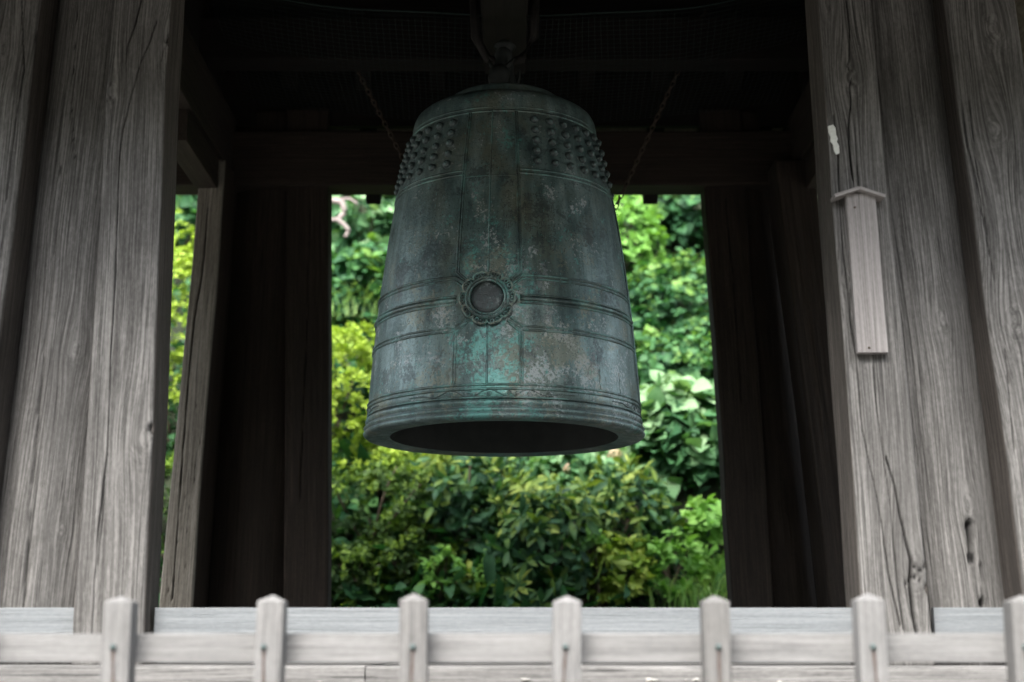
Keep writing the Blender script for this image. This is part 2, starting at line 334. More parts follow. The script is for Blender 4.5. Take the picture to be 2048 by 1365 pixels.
def timber_post(name, parent, mat, bottom, top, zb, zt, depth, nf=70, ns=16, nz=240, round_=False, cracks=(), knots=(), holes=(), seed=0, rough=1.0, base=(0, 0, 0), inner=True, rad=0.12):
    """bottom/top: (x_left, x_right, y_front, z) of the front face at two heights, extended straight to zb and zt"""
    z = np.linspace(zb, zt, nz)
    t = (z - bottom[3]) / (top[3] - bottom[3])
    xl = bottom[0] + (top[0] - bottom[0]) * t; xr = bottom[1] + (top[1] - bottom[1]) * t; yf = bottom[2] + (top[2] - bottom[2]) * t
    if round_:
        a = np.linspace(0, 2 * math.pi, nf * 2, endpoint=False); S = np.stack([np.sin(a), -np.cos(a)], -1); S = S[:, :]
        dep = (xr - xl)
    else:
        S = section(nf, ns, rad); dep = np.full(nz, depth)
    xc = (xl + xr) / 2; hw = (xr - xl) / 2; yc = yf + dep / 2; hd = dep / 2
    n = len(S)
    lx = S[None, :, 0] * hw[:, None]; ly = S[None, :, 1] * hd[:, None]
    X = xc[:, None] + lx; Y = yc[:, None] + ly; Z = np.repeat(z[:, None], n, 1)
    N2 = S if round_ else np.stack([np.where(np.abs(S[:, 0]) > np.abs(S[:, 1]) - 1e-9, np.sign(S[:, 0]), 0), np.where(np.abs(S[:, 1]) > np.abs(S[:, 0]) - 1e-9, np.sign(S[:, 1]), 0)], -1)
    N2 = N2 / (np.linalg.norm(N2, axis=1)[:, None] + 1e-9)
    so = seed * 3.7
    W = np.stack([lx + so, ly + so * 0.6, Z + so * 1.3], -1)
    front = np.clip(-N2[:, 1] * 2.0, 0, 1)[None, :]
    warp = np.zeros_like(X); crack = np.zeros_like(X)
    disp = rough * (0.0045 * noise3(W * (6, 6, 1.1), seed) + 0.0030 * noise3(W * (22, 22, 1.7), seed + 3) + 0.0016 * noise3(W * (60, 60, 2.6), seed + 5))
    wob = 0.004 * rough * noise3(np.stack([Z * 2.3, Z * 0 + seed, Z * 0], -1), seed + 9)
    X = X + wob
    for (u, v, rk, bulge) in knots:
        k = at(u, v, np.interp(at(u, v, yf[nz // 2])[2], z, yf)); dx = X - k[0]; dz = Z - k[2]
        g = np.exp(-(dx / (rk * 1.6)) ** 2 - (dz / (rk * 4.5)) ** 2) * front
        warp += -dx * 0.75 * g; disp += bulge * np.exp(-(dx / rk) ** 2 - (dz / (rk * 1.6)) ** 2) * front
        core = np.exp(-((dx / rk) ** 2 + (dz / (rk * 1.3)) ** 2) * 2.2) * front
        W[..., 2] += 0.35 * core
    for (pts, wid, dep_) in cracks:
        poly = []
        for (u, v) in pts:
            k = at(u, v, np.interp(at(u, v, yf[nz // 2])[2], z, yf)); poly.append((k[0], k[2]))
        jit = 0.0012 * noise3(np.stack([Z * 16, Z * 0 + seed, Z * 0 + 3], -1), seed) + 0.003 * noise3(np.stack([Z * 3.1, Z * 0 + seed, Z * 0 + 8], -1), seed)
        d = seg_dist(X + jit, Z, poly)
        wv = 0.62 * wid * (0.45 + 0.8 * np.abs(noise3(np.stack([Z * 5, Z * 0, Z * 0 + seed], -1), seed + 21)))
        g = np.exp(-(d / wv) ** 2) * (front > 0.15)
        disp -= dep_ * g; crack = np.maximum(crack, np.clip(g * 1.25, 0, 1))
    for (pts, wid, dep_) in holes:
        poly = [(lambda k: (k[0], k[2]))(at(u, v, np.interp(at(u, v, yf[nz // 2])[2], z, yf))) for (u, v) in pts]
        jx = 0.006 * noise3(np.stack([Z * 30, X * 30, Z * 0], -1), seed + 4)
        d = seg_dist(X + jx, Z, poly)
        g = 1 / (1 + np.exp((d - wid) / (wid * 0.16))) * (front > 0.15)
        disp -= dep_ * g; crack = np.maximum(crack, g * 0.85)
        lip = np.exp(-((d - wid * 1.5) / (wid * 0.5)) ** 2) * (front > 0.15); disp += 0.002 * lip
    X = X + N2[None, :, 0] * disp; Y = Y + N2[None, :, 1] * disp
    W[..., 0] += warp
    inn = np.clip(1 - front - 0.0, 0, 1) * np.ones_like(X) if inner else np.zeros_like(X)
    V = np.stack([X, Y, Z], -1).reshape(-1, 3) - np.asarray(base)
    i, j = np.meshgrid(np.arange(nz - 1), np.arange(n), indexing='ij'); j2 = (j + 1) % n
    F = np.stack([i * n + j, i * n + j2, (i + 1) * n + j2, (i + 1) * n + j], -1).reshape(-1, 4).tolist()
    F.append(list(range(n))[::-1]); F.append([(nz - 1) * n + q for q in range(n)])
    return link_mesh(name, V, F, mat, parent, attrs={'wood': W.reshape(-1, 3), 'crack': crack.ravel(), 'inner': inn.ravel()})
def timber(name, parent, mat, p0, p1, wd, ht, base=(0, 0, 0), seed=0, segs=None, rough=1.0, rad=0.10, up=(0, 0, 1), end_scale=None, nf=2):
    """squared timber from p0 to p1 (centre line); wd across, ht along 'up'"""
    p0, p1 = np.asarray(p0, float), np.asarray(p1, float); D = p1 - p0; L = np.linalg.norm(D); D = D / L
    U = np.asarray(up, float); U = U - D * (U @ D); U /= np.linalg.norm(U); A = np.cross(D, U)
    S = section(nf, nf, rad); n = len(S); segs = segs or max(2, int(L / 0.12)); t = np.linspace(0, L, segs + 1)
    lx = np.repeat((S[:, 0] * wd / 2)[None], segs + 1, 0); ly = np.repeat((S[:, 1] * ht / 2)[None], segs + 1, 0); tt = np.repeat(t[:, None], n, 1)
    so = seed * 2.9
    W = np.stack([lx + so, ly + so * 0.7, tt + so * 1.9], -1)
    dn = rough * 0.0022 * (noise3(W * (9, 9, 2.2), seed) + 0.6 * noise3(W * (30, 30, 4), seed + 2))
    lx2 = lx + np.sign(S[:, 0]) * dn; ly2 = ly + np.sign(S[:, 1]) * dn
    V = p0 + tt[..., None] * D + lx2[..., None] * A + ly2[..., None] * U
    V = V.reshape(-1, 3) - np.asarray(base)
    m = segs + 1; i, j = np.meshgrid(np.arange(m - 1), np.arange(n), indexing='ij'); j2 = (j + 1) % n
    F = np.stack([i * n + j, (i + 1) * n + j, (i + 1) * n + j2, i * n + j2], -1).reshape(-1, 4)[:, ::-1].tolist()
    F.append(list(range(n))[::-1]); F.append([(m - 1) * n + q for q in range(n)])
    z = np.zeros(len(V))
    o = link_mesh(name, V, F, mat, parent, attrs={'wood': W.reshape(-1, 3), 'crack': z, 'inner': z}, smooth=False)
    return o

# ------------------------------------------------------------------ ground, terrace, hillside
def grid_sheet(name, x0, x1, y0, y1, nx, ny, zf, mat):
    x = np.linspace(x0, x1, nx); y = np.linspace(y0, y1, ny); XX, YY = np.meshgrid(x, y); ZZ = zf(XX, YY)
    V = np.stack([XX, YY, ZZ], -1).reshape(-1, 3)
    i, j = np.meshgrid(np.arange(ny - 1), np.arange(nx - 1), indexing='ij')
    F = np.stack([i * nx + j, i * nx + j + 1, (i + 1) * nx + j + 1, (i + 1) * nx + j], -1).reshape(-1, 4)
    return link_mesh(name, V, F, mat)
tag(grid_sheet('ground', -150, 150, -150, 150, 31, 31, lambda x, y: 0 * x, M['gravel']), 'pale gravel ground in front of the terrace', kind='structure')
TZ = 1.16
V = np.array([[-7, 2.9, 0.0], [7, 2.9, 0.0], [7, 9.4, 0.0], [-7, 9.4, 0.0], [-7, 3.05, TZ], [7, 3.05, TZ], [7, 9.4, TZ], [-7, 9.4, TZ]]); V[:4, 2] -= 0.2
tag(link_mesh('terrace', V, [[4, 5, 6, 7], [0, 1, 5, 4], [1, 2, 6, 5], [2, 3, 7, 6], [3, 0, 4, 7]], M['stone'], smooth=False), 'stone terrace that carries the bell tower', kind='structure')
def hill_z(x, y):
    P = np.stack([x * 0.9, y * 0.9, 0 * x], -1)
    s = np.clip(y - 9.2, 0, None)
    return 1.05 + 1.13 * s - 0.012 * s * s * (s > 5) + (0.30 * noise3(P, 5) + 0.12 * noise3(P * 2.7, 6)) * np.clip(s / 1.5, 0, 1)
tag(grid_sheet('hillside', -16, 16, 9.0, 34, 130, 130, hill_z, M['soil']), 'steep planted hillside behind the bell tower', kind='structure')

# unseen tall trees added behind the camera to close off the low sky
n = 5200
az = np.radians(rng.uniform(95, 265, n)); dist = rng.uniform(15, 21, n); hh = rng.random(n) ** 0.8 * (8.6 + 1.6 * noise3(np.stack([az * 5, 0 * az, 0 * az], -1), 90))
Pw = np.stack([dist * np.sin(az), 3 + dist * np.cos(az), 0.3 + hh], -1)
def _quads(P, size):
    m = len(P); a = rng.normal(size=(m, 3)); a /= np.linalg.norm(a, axis=1)[:, None]; b_ = np.cross(a, rng.normal(size=(m, 3))); b_ /= np.linalg.norm(b_, axis=1)[:, None]
    V = np.stack([P - a * size, P + b_ * size * .6, P + a * size, P - b_ * size * .6], 1).reshape(-1, 3); return V, np.arange(4 * m).reshape(-1, 4)
V, F = _quads(Pw, 0.62)
tag(link_mesh('woodland', V, F, M['l_vine'], smooth=False), 'tall dark green trees round the forecourt behind the photographer', kind='stuff')

# ------------------------------------------------------------------ bell tower
TB = np.array([0.0, 6.3, 1.16])
tower = thing('bell_tower', TB, 'weathered timber belfry with clustered leaning posts around the bronze bell', 'belfry')
def P2(xlb, xrb, xlt, xrt, yb, yt, vb=1200, vt=0):
    a, b_, c, d = at(xlb, vb, yb), at(xrb, vb, yb), at(xlt, vt, yt), at(xrt, vt, yt)
    return (a[0], b_[0], yb, (a[2] + b_[2]) / 2), (c[0], d[0], yt, (c[2] + d[2]) / 2)
SILL = 1.478; PT = 4.75
# front left cluster
b0, t0 = P2(150, 291, 226, 341, 4.70, 4.86)
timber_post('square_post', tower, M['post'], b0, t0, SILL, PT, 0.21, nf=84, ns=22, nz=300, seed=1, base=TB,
    cracks=[([(284, 0), (271, 52), (254, 92), (251, 130)], 0.0035, 0.02), ([(314, 44), (296, 92), (283, 118), (271, 160), (259, 205), (246, 262), (240, 330), (236, 400), (232, 480), (226, 640), (219, 760), (214, 900), (196, 1060), (189, 1180), (183, 1320)], 0.0032, 0.022),
            ([(221, 215), (222, 250), (216, 330)], 0.003, 0.012), ([(215, 905), (208, 960), (204, 1040), (196, 1130)], 0.003, 0.012), ([(328, 95), (322, 120)], 0.003, 0.01)],
    knots=[(343, 80, 0.035, 0.006), (224, 185, 0.03, 0.006), (293, 880, 0.05, 0.012)],
    holes=[([(340, 80), (352, 84)], 0.014, 0.05), ([(304, 855), (312, 868)], 0.012, 0.05)])
b1, t1 = P2(-60, 165, 88, 300, 4.80, 4.98)
timber_post('round_post', tower, M['post'], b1, t1, SILL, PT, 0.4, nf=90, nz=280, round_=True, seed=2, base=TB, inner=False,
    cracks=[([(118, 330), (112, 430), (100, 560), (84, 700), (70, 860), (60, 1010), (46, 1200), (40, 1300)], 0.0055, 0.03), ([(152, 0), (140, 200), (150, 330)], 0.0025, 0.01)],
    knots=[(150, 700, 0.03, 0.004), (118, 1060, 0.02, 0.004)])
b2, t2 = P2(-190, -70, -55, 84, 4.66, 4.92)
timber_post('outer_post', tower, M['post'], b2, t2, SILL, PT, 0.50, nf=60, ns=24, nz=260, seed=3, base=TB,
    cracks=[([(40, 0), (48, 140), (33, 230), (10, 420), (-8, 560)], 0.003, 0.014), ([(72, 60), (66, 200), (50, 330)], 0.0025, 0.01)], knots=[(88, 175, 0.035, 0.008), (4, 100, 0.03, 0.005)])
# front right cluster
b3, t3 = P2(1723, 1862, 1634, 1742, 4.70, 4.86)
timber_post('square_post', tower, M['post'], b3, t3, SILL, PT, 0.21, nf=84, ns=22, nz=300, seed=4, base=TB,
    cracks=[([(1692, 0), (1699, 60), (1700, 120), (1695, 132), (1700, 140)], 0.0035, 0.02), ([(1703, 160), (1700, 172), (1703, 200), (1698, 250), (1700, 310), (1708, 360)], 0.0042, 0.025), ([(1728, 0), (1731, 60)], 0.0025, 0.01),
            ([(1668, 230), (1676, 300), (1682, 420), (1690, 520), (1700, 640), (1712, 720), (1726, 860), (1748, 960), (1768, 1070), (1776, 1140), (1800, 1250)], 0.003, 0.018),
            ([(1774, 915), (1790, 970), (1800, 1030), (1812, 1075), (1822, 1120), (1820, 1170), (1826, 1230), (1838, 1290)], 0.0055, 0.03),
            ([(1745, 730), (1752, 800), (1764, 880), (1780, 1000), (1790, 1110), (1806, 1260)], 0.0025, 0.012), ([(1715, 330), (1722, 420), (1735, 560)], 0.0022, 0.01),
            ([(1822, 1130), (1842, 1142), (1852, 1128)], 0.004, 0.012), ([(1810, 1170), (1826, 1152), (1840, 1160)], 0.004, 0.012)],
    knots=[(1702, 158, 0.04, 0.010), (1830, 1140, 0.05, 0.004), (1655, 6, 0.02, 0.006), (1695, 560, 0.03, 0.0)],
    holes=[([(1858, 1176), (1864, 1186)], 0.012, 0.04)])
b4, t4 = P2(1830, 2056, 1686, 1902, 4.80, 4.98)
timber_post('round_post', tower, M['post'], b4, t4, SILL, PT, 0.4, nf=90, nz=280, round_=True, seed=5, base=TB, inner=False,
    cracks=[([(1962, 1130), (1966, 1180), (1970, 1216)], 0.005, 0.025), ([(1946, 1095), (1950, 1140), (1956, 1190)], 0.003, 0.015)],
    knots=[(1885, 640, 0.03, 0.004), (1938, 1010, 0.03, 0.003)],
    holes=[([(1939, 1046), (1941, 1072), (1945, 1098)], 0.0095, 0.045), ([(1942, 1110), (1944, 1122)], 0.008, 0.03), ([(1966, 1205), (1969, 1214)], 0.010, 0.03)])
b5, t5 = P2(2050, 2200, 1888, 2034, 4.66, 4.92)
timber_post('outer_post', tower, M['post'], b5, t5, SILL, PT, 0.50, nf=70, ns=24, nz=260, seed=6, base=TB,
    cracks=[([(1905, 60), (1922, 190), (1938, 300), (1962, 420), (1990, 560)], 0.0035, 0.016), ([(1940, 200), (1952, 330), (1975, 470)], 0.0025, 0.01), ([(2010, 700), (2030, 900)], 0.003, 0.012)],
    knots=[(1985, 60, 0.06, 0.004), (1990, 260, 0.05, 0.006), (2030, 640, 0.05, 0.0)])
# rear clusters (sheltered, browner)
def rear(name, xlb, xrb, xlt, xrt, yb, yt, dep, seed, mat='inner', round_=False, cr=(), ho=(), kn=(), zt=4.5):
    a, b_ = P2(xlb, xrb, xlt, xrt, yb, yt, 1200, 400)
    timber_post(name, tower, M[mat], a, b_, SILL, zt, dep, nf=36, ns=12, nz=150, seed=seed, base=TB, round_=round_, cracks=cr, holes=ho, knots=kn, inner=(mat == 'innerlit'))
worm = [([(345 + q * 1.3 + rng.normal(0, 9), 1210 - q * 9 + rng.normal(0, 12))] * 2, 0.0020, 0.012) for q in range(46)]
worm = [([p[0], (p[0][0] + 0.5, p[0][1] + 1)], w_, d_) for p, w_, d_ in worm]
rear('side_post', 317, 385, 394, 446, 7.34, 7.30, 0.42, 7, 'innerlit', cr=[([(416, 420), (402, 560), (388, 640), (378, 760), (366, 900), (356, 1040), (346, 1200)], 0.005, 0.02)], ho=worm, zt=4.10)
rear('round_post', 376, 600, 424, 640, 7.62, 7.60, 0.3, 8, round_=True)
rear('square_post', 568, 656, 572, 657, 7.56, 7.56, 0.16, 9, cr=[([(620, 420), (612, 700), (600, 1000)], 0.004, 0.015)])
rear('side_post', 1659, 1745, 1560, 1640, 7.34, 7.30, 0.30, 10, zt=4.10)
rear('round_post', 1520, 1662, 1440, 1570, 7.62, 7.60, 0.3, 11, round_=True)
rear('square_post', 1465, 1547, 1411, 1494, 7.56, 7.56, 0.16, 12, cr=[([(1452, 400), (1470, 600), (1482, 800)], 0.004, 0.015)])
# head beams, hanging beams, rafters, ceiling boards
T_ = lambda name, p0, p1, wd, ht, seed, mat='inner', **k: timber(name, tower, M[mat], p0, p1, wd, ht, base=TB, seed=seed, **k)
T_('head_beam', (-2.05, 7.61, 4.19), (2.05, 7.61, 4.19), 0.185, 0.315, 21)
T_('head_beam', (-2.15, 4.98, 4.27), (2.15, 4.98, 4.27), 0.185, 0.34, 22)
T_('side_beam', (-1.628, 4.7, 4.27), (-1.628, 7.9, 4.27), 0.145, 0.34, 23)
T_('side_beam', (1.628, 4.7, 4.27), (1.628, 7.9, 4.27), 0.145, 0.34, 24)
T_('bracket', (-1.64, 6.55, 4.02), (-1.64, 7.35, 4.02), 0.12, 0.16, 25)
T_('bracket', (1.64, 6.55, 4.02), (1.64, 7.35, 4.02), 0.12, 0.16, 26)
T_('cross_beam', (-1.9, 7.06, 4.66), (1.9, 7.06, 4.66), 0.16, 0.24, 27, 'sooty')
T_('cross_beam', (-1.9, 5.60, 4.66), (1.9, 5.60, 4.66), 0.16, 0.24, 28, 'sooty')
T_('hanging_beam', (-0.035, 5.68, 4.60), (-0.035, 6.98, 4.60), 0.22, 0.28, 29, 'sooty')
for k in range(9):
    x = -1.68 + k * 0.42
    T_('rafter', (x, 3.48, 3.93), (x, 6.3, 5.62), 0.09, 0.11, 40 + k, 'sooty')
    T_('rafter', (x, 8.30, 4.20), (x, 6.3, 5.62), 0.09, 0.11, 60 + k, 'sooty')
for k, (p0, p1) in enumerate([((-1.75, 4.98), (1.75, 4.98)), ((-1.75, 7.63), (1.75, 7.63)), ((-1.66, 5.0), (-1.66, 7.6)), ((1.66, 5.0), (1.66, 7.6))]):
    T_('upper_panel', (*p0, 4.66), (*p1, 4.66), 0.04, 0.50, 70 + k, 'sooty')  # panels added above the head beams to keep light out
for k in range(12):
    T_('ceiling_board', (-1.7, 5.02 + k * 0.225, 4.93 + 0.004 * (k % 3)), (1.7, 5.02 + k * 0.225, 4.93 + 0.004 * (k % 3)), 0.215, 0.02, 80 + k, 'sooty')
# thatched roof on a closed board lining
ex, ey0, ey1, ef, er = 3.05, 3.38, 8.35, 3.92, 4.24
V = np.array([[-ex, ey0, ef], [ex, ey0, ef], [ex, ey1, er], [-ex, ey1, er], [-1.0, 6.3, 5.75], [1.0, 6.3, 5.75],
              [-ex - .1, ey0 - .1, ef + .35], [ex + .1, ey0 - .1, ef + .35], [ex + .1, ey1 + .1, er + .35], [-ex - .1, ey1 + .1, er + .35], [-1.1, 6.3, 7.1], [1.1, 6.3, 7.1]]) - TB
F = [[0, 1, 5, 4][::-1], [1, 2, 5][::-1], [2, 3, 4, 5][::-1], [3, 0, 4][::-1], [6, 7, 11, 10], [7, 8, 11], [8, 9, 10, 11], [9, 6, 10], [0, 1, 7, 6], [1, 2, 8, 7], [2, 3, 9, 8], [3, 0, 6, 9]]
link_mesh('thatched_roof', V, F, M['thatch'], tower, attrs={'wood': V[:, [0, 2, 1]], 'crack': np.zeros(12), 'inner': np.zeros(12)}, smooth=False)
# sill and planed base boards between the posts
zs = 1.36
T_('sill', (-2.6, 4.86, zs), (at(733, 1340, 4.5)[0] - 0.002, 4.86, zs), 0.80, 0.244, 31, 'sill', rad=0.05, nf=5)
T_('sill', (at(733, 1340, 4.5)[0] + 0.002, 4.86, zs), (2.6, 4.86, zs), 0.80, 0.240, 32, 'sill', rad=0.05, nf=5)
T_('sill', (-2.6, 7.6, zs), (2.6, 7.6, zs), 0.5, 0.24, 33, 'sill')
def board(x0, x1, seed): T_('base_board', (x0, 4.79, 1.577), (x1, 4.79, 1.577), 0.03, 0.176, seed, 'board', rough=0.3, rad=0.04)
board(-2.5, at(147, 1260, 4.78)[0], 34); board(at(309, 1260, 4.78)[0], at(1710, 1260, 4.78)[0], 35); board(at(1869, 1260, 4.78)[0], 2.5, 36)
for (u, v, r) in [(1050, 1352, .016), (1302, 1353, .022), (1392, 1352, .014), (1372, 1352, .006), (640, 1356, .008), (1560, 1357, .012)]:
    c = at(u, v, 4.4585); a = np.linspace(0, 2 * math.pi, 14, endpoint=False); rr_ = 0.6 * r * (1 + 0.25 * np.sin(3 * a + u) + 0.15 * np.sin(5 * a + v))
    V = np.stack([c[0] + 1.4 * rr_ * np.cos(a), 0 * a + 4.4575, c[2] - 0.012 + 0.55 * rr_ * np.sin(a)], -1); V2 = V.copy(); V2[:, 1] += 0.006
    F = [list(range(14))[::-1]] + [[q, (q + 1) % 14, 14 + (q + 1) % 14, 14 + q] for q in range(14)]
    link_mesh('pale_spot', np.concatenate([V, V2]) - TB, F, M['dropping'], tower)

# ------------------------------------------------------------------ bell
BX, BY, BZ = -0.035, 6.33, 2.4457
bell = thing('temple_bell', (BX, BY, BZ), 'large bronze temple bell with green patina hanging in the belfry', 'bell')
PR = [(0.6172, 0.0), (0.6126, 0.048), (0.6077, 0.134), (0.5924, 0.382), (0.5801, 0.508), (0.5687, 0.621), (0.5360, 0.86), (0.5027, 1.102), (0.4680, 1.25), (0.4294, 1.400)]
pz = np.array([q[1] for q in PR]); pr_ = np.array([q[0] for q in PR])
_cf = np.polyfit(pz, pr_, 4)
def rad_at(z): return np.polyval(_cf, z)
def bp(th, z, off=0.0):
    th = np.asarray(th, float); z = np.asarray(z, float); r = rad_at(z) + off
    return np.stack([r * np.sin(th), -r * np.cos(th), z + 0 * th], -1)
def bell_part(name, V, F, parent=None, rib=0.0, **k):
    V = np.asarray(V); return link_mesh(name, V, F, M['bronze'], parent or bell, attrs={'bell': V, 'rib': np.full(len(V), rib)}, **k)
# body: rim mouldings, wall, shoulder, crown and the inside of the wall
prof = [(0.510, 0.004), (0.560, 0.000), (0.600, -0.002)]
for z, o in [(0.000, .004), (0.006, .009), (0.013, .012), (0.020, .009), (0.024, .004), (0.029, .009), (0.036, .012), (0.043, .009), (0.047, .003), (0.052, .003), (0.057, .007), (0.066, .009), (0.075, .007), (0.080, .001), (0.086, .0)]:
    prof.append((0.6172 - 0.085 * z + 1.5 * o - 0.004, z))
prof += [(float(rad_at(z)), float(z)) for z in np.linspace(0.095, 1.395, 96)]
prof += [(0.4295, 1.435), (0.423, 1.466), (0.412, 1.488), (0.395, 1.503), (0.37, 1.519), (0.33, 1.534), (0.29, 1.541), (0.272, 1.545), (0.268, 1.560), (0.265, 1.580), (0.258, 1.592), (0.24, 1.600), (0.15, 1.620), (0.06, 1.628), (0.0005, 1.63)]
V, F = lathe(prof, 288)
V[:, :2] *= (1 + 0.0016 * noise3(V * 5.0, 31))[:, None]
Rb = np.ones(len(V)) * 0.0; zb_ = V[:, 2]
for g in (0.024, 0.0495, 0.083): Rb -= 0.75 * np.exp(-((zb_ - g) / 0.0042) ** 2)      # shade of the rim grooves painted in as dark colour
for g in (0.012, 0.036, 0.066): Rb += 0.5 * np.exp(-((zb_ - g) / 0.006) ** 2)
Rb[np.hypot(V[:, 0], V[:, 1]) < 0.605] *= 0
link_mesh('body', V, F, M['bronze'], bell, attrs={'bell': V, 'rib': Rb})
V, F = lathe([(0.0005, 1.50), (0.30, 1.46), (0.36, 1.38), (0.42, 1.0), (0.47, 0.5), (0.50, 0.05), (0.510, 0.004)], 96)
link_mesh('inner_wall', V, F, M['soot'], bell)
PH = math.radians(-6.5); HB = math.radians(12.9); HS = math.radians(4.7)
RIB = []
def rib(path, r=0.0042, sides=6, name='rib'):
    th = np.array([q[0] for q in path]); z = np.array([q[1] for q in path])
    # resample
    TH, ZZ = [], []
    for a in range(len(th) - 1):
        L = math.hypot((th[a + 1] - th[a]) * 0.55, z[a + 1] - z[a]); m = max(2, int(L / 0.018))
        TH += list(np.linspace(th[a], th[a + 1], m, endpoint=False)); ZZ += list(np.linspace(z[a], z[a + 1], m, endpoint=False))
    TH.append(th[-1]); ZZ.append(z[-1]); TH, ZZ = np.array(TH), np.array(ZZ)
    r = 1.25 * r; P = bp(TH, ZZ, 0.0010); N = np.stack([np.sin(TH), -np.cos(TH), 0.12 + 0 * TH], -1)
    V, F = tube(P, r, sides, N); bell_part(name, V, F, rib=1.0)
zt1, zt2, zb1, zb2 = 1.392, 1.412, 1.083, 1.102
for z in (zt1, zt2): rib([(PH + q * math.pi / 24, z) for q in range(49)], 0.004)
for z in (0.122, 0.140): rib([(PH + q * math.pi / 24, z) for q in range(49)], 0.0045)
rib([(PH + q * math.pi / 24, 0.086) for q in range(49)], 0.003)
R_ = math.radians
for kq in range(4):                                       # four quarters of the wall, wide bands front and back, narrow bands at the sides
    wide0 = kq % 2 == 0
    a0 = PH + kq * math.pi / 2 + (HB if wide0 else HS); a1 = PH + (kq + 1) * math.pi / 2 - (HS if wide0 else HB)
    d = 1 if wide0 else -1; aw, an = (a0, a1) if wide0 else (a1, a0)
    for z in (zb1, zb2): rib([(aw, z), (an, z)], 0.004)
    g = R_(1.3) * d
    rib([(aw - R_(4.6) * d, 0.572), (aw + g, 0.612), (an, 0.612)], 0.0045)
    rib([(aw - R_(3.4) * d, 0.560), (aw + g * 1.3, 0.596), (an, 0.596)], 0.0035)
    rib([(aw + R_(.5) * d, 0.524), (an, 0.524)], 0.004); rib([(aw + R_(.5) * d, 0.508), (an, 0.508)], 0.008); rib([(aw + R_(.5) * d, 0.490), (an, 0.490)], 0.004)
    rib([(aw - R_(3.6) * d, 0.424), (aw + g, 0.388), (an, 0.388)], 0.004)
    rib([(aw - R_(4.8) * d, 0.410), (aw + g, 0.372), (an, 0.372)], 0.0045)
    # edges of the upright bands
    for o in (0, R_(1.1) * d):
        rib([(aw + o, zt1), (aw + o, 0.63 - 0.0 * o), (aw + o - R_(4.6) * d, 0.588)], 0.0036)
        rib([(aw + o, 0.140), (aw + o, 0.366), (aw + o - R_(4.2) * d, 0.398)], 0.0038)
    for o in (0, -R_(0.9) * d):
        rib([(an + o, 0.14), (an + o, zb1)], 0.0034)
for kq in (0, 2):
    a = PH + kq * math.pi / 2
    rib([(a, zt1), (a, 0.62)], 0.0034); rib([(a, 0.140), (a, 0.40)], 0.0040)
    rib([(a - HB, 1.07), (a + HB, 1.07)], 0.002)
for kq in (1, 3):
    a = PH + kq * math.pi / 2; rib([(a, 0.14), (a, zb1)], 0.003)
# raised bosses: four panels of seven by five
bprof = [(0.0, 0.027), (0.006, 0.0262), (0.012, 0.0235), (0.016, 0.018), (0.0175, 0.012), (0.0172, 0.006), (0.0165, 0.002), (0.021, -0.002)]
Vb, Fb = lathe(np.maximum(np.array(bprof), [[0.0003, -1]]), 12)
nub, Fn = lathe(np.array([(0.0003, 0.0305), (0.0035, 0.029), (0.005, 0.0265), (0.0055, 0.024)]), 8)
Vb, Fb = join([(Vb, Fb), (nub, Fn)])
boss0 = None
for panel in range(4):
    half = panel // 2; side = panel % 2
    for cc in range(7):
        for rr in range(5):
            th = PH + half * math.pi + (1 if side == 0 else -1) * (R_(23.8) + R_(9.4) * cc)
            z = 1.146 + 0.0515 * rr
            p = bp(th, z)
            nrm = Vector((math.sin(th), -math.cos(th), 0.17)).normalized()
            q = nrm.to_track_quat('Z', 'Y').to_euler()
            if boss0 is None:
                boss0 = link_mesh('boss', Vb, Fb, M['bronze'], bell, attrs={'bell': Vb * 1.0 + np.array([0.2, -0.4, 1.2]), 'rib': np.where(Vb[:, 2] > 0.024, 0.3, -0.7)}); b_ = boss0
                b_.location = p; b_.rotation_euler = q
            else: b_ = copy_part(boss0, bell, p, q)
            s_ = 1.0 + 0.06 * math.sin(cc * 5.1 + rr * 3.3 + panel); b_.scale = (s_, s_, 0.72 * s_)
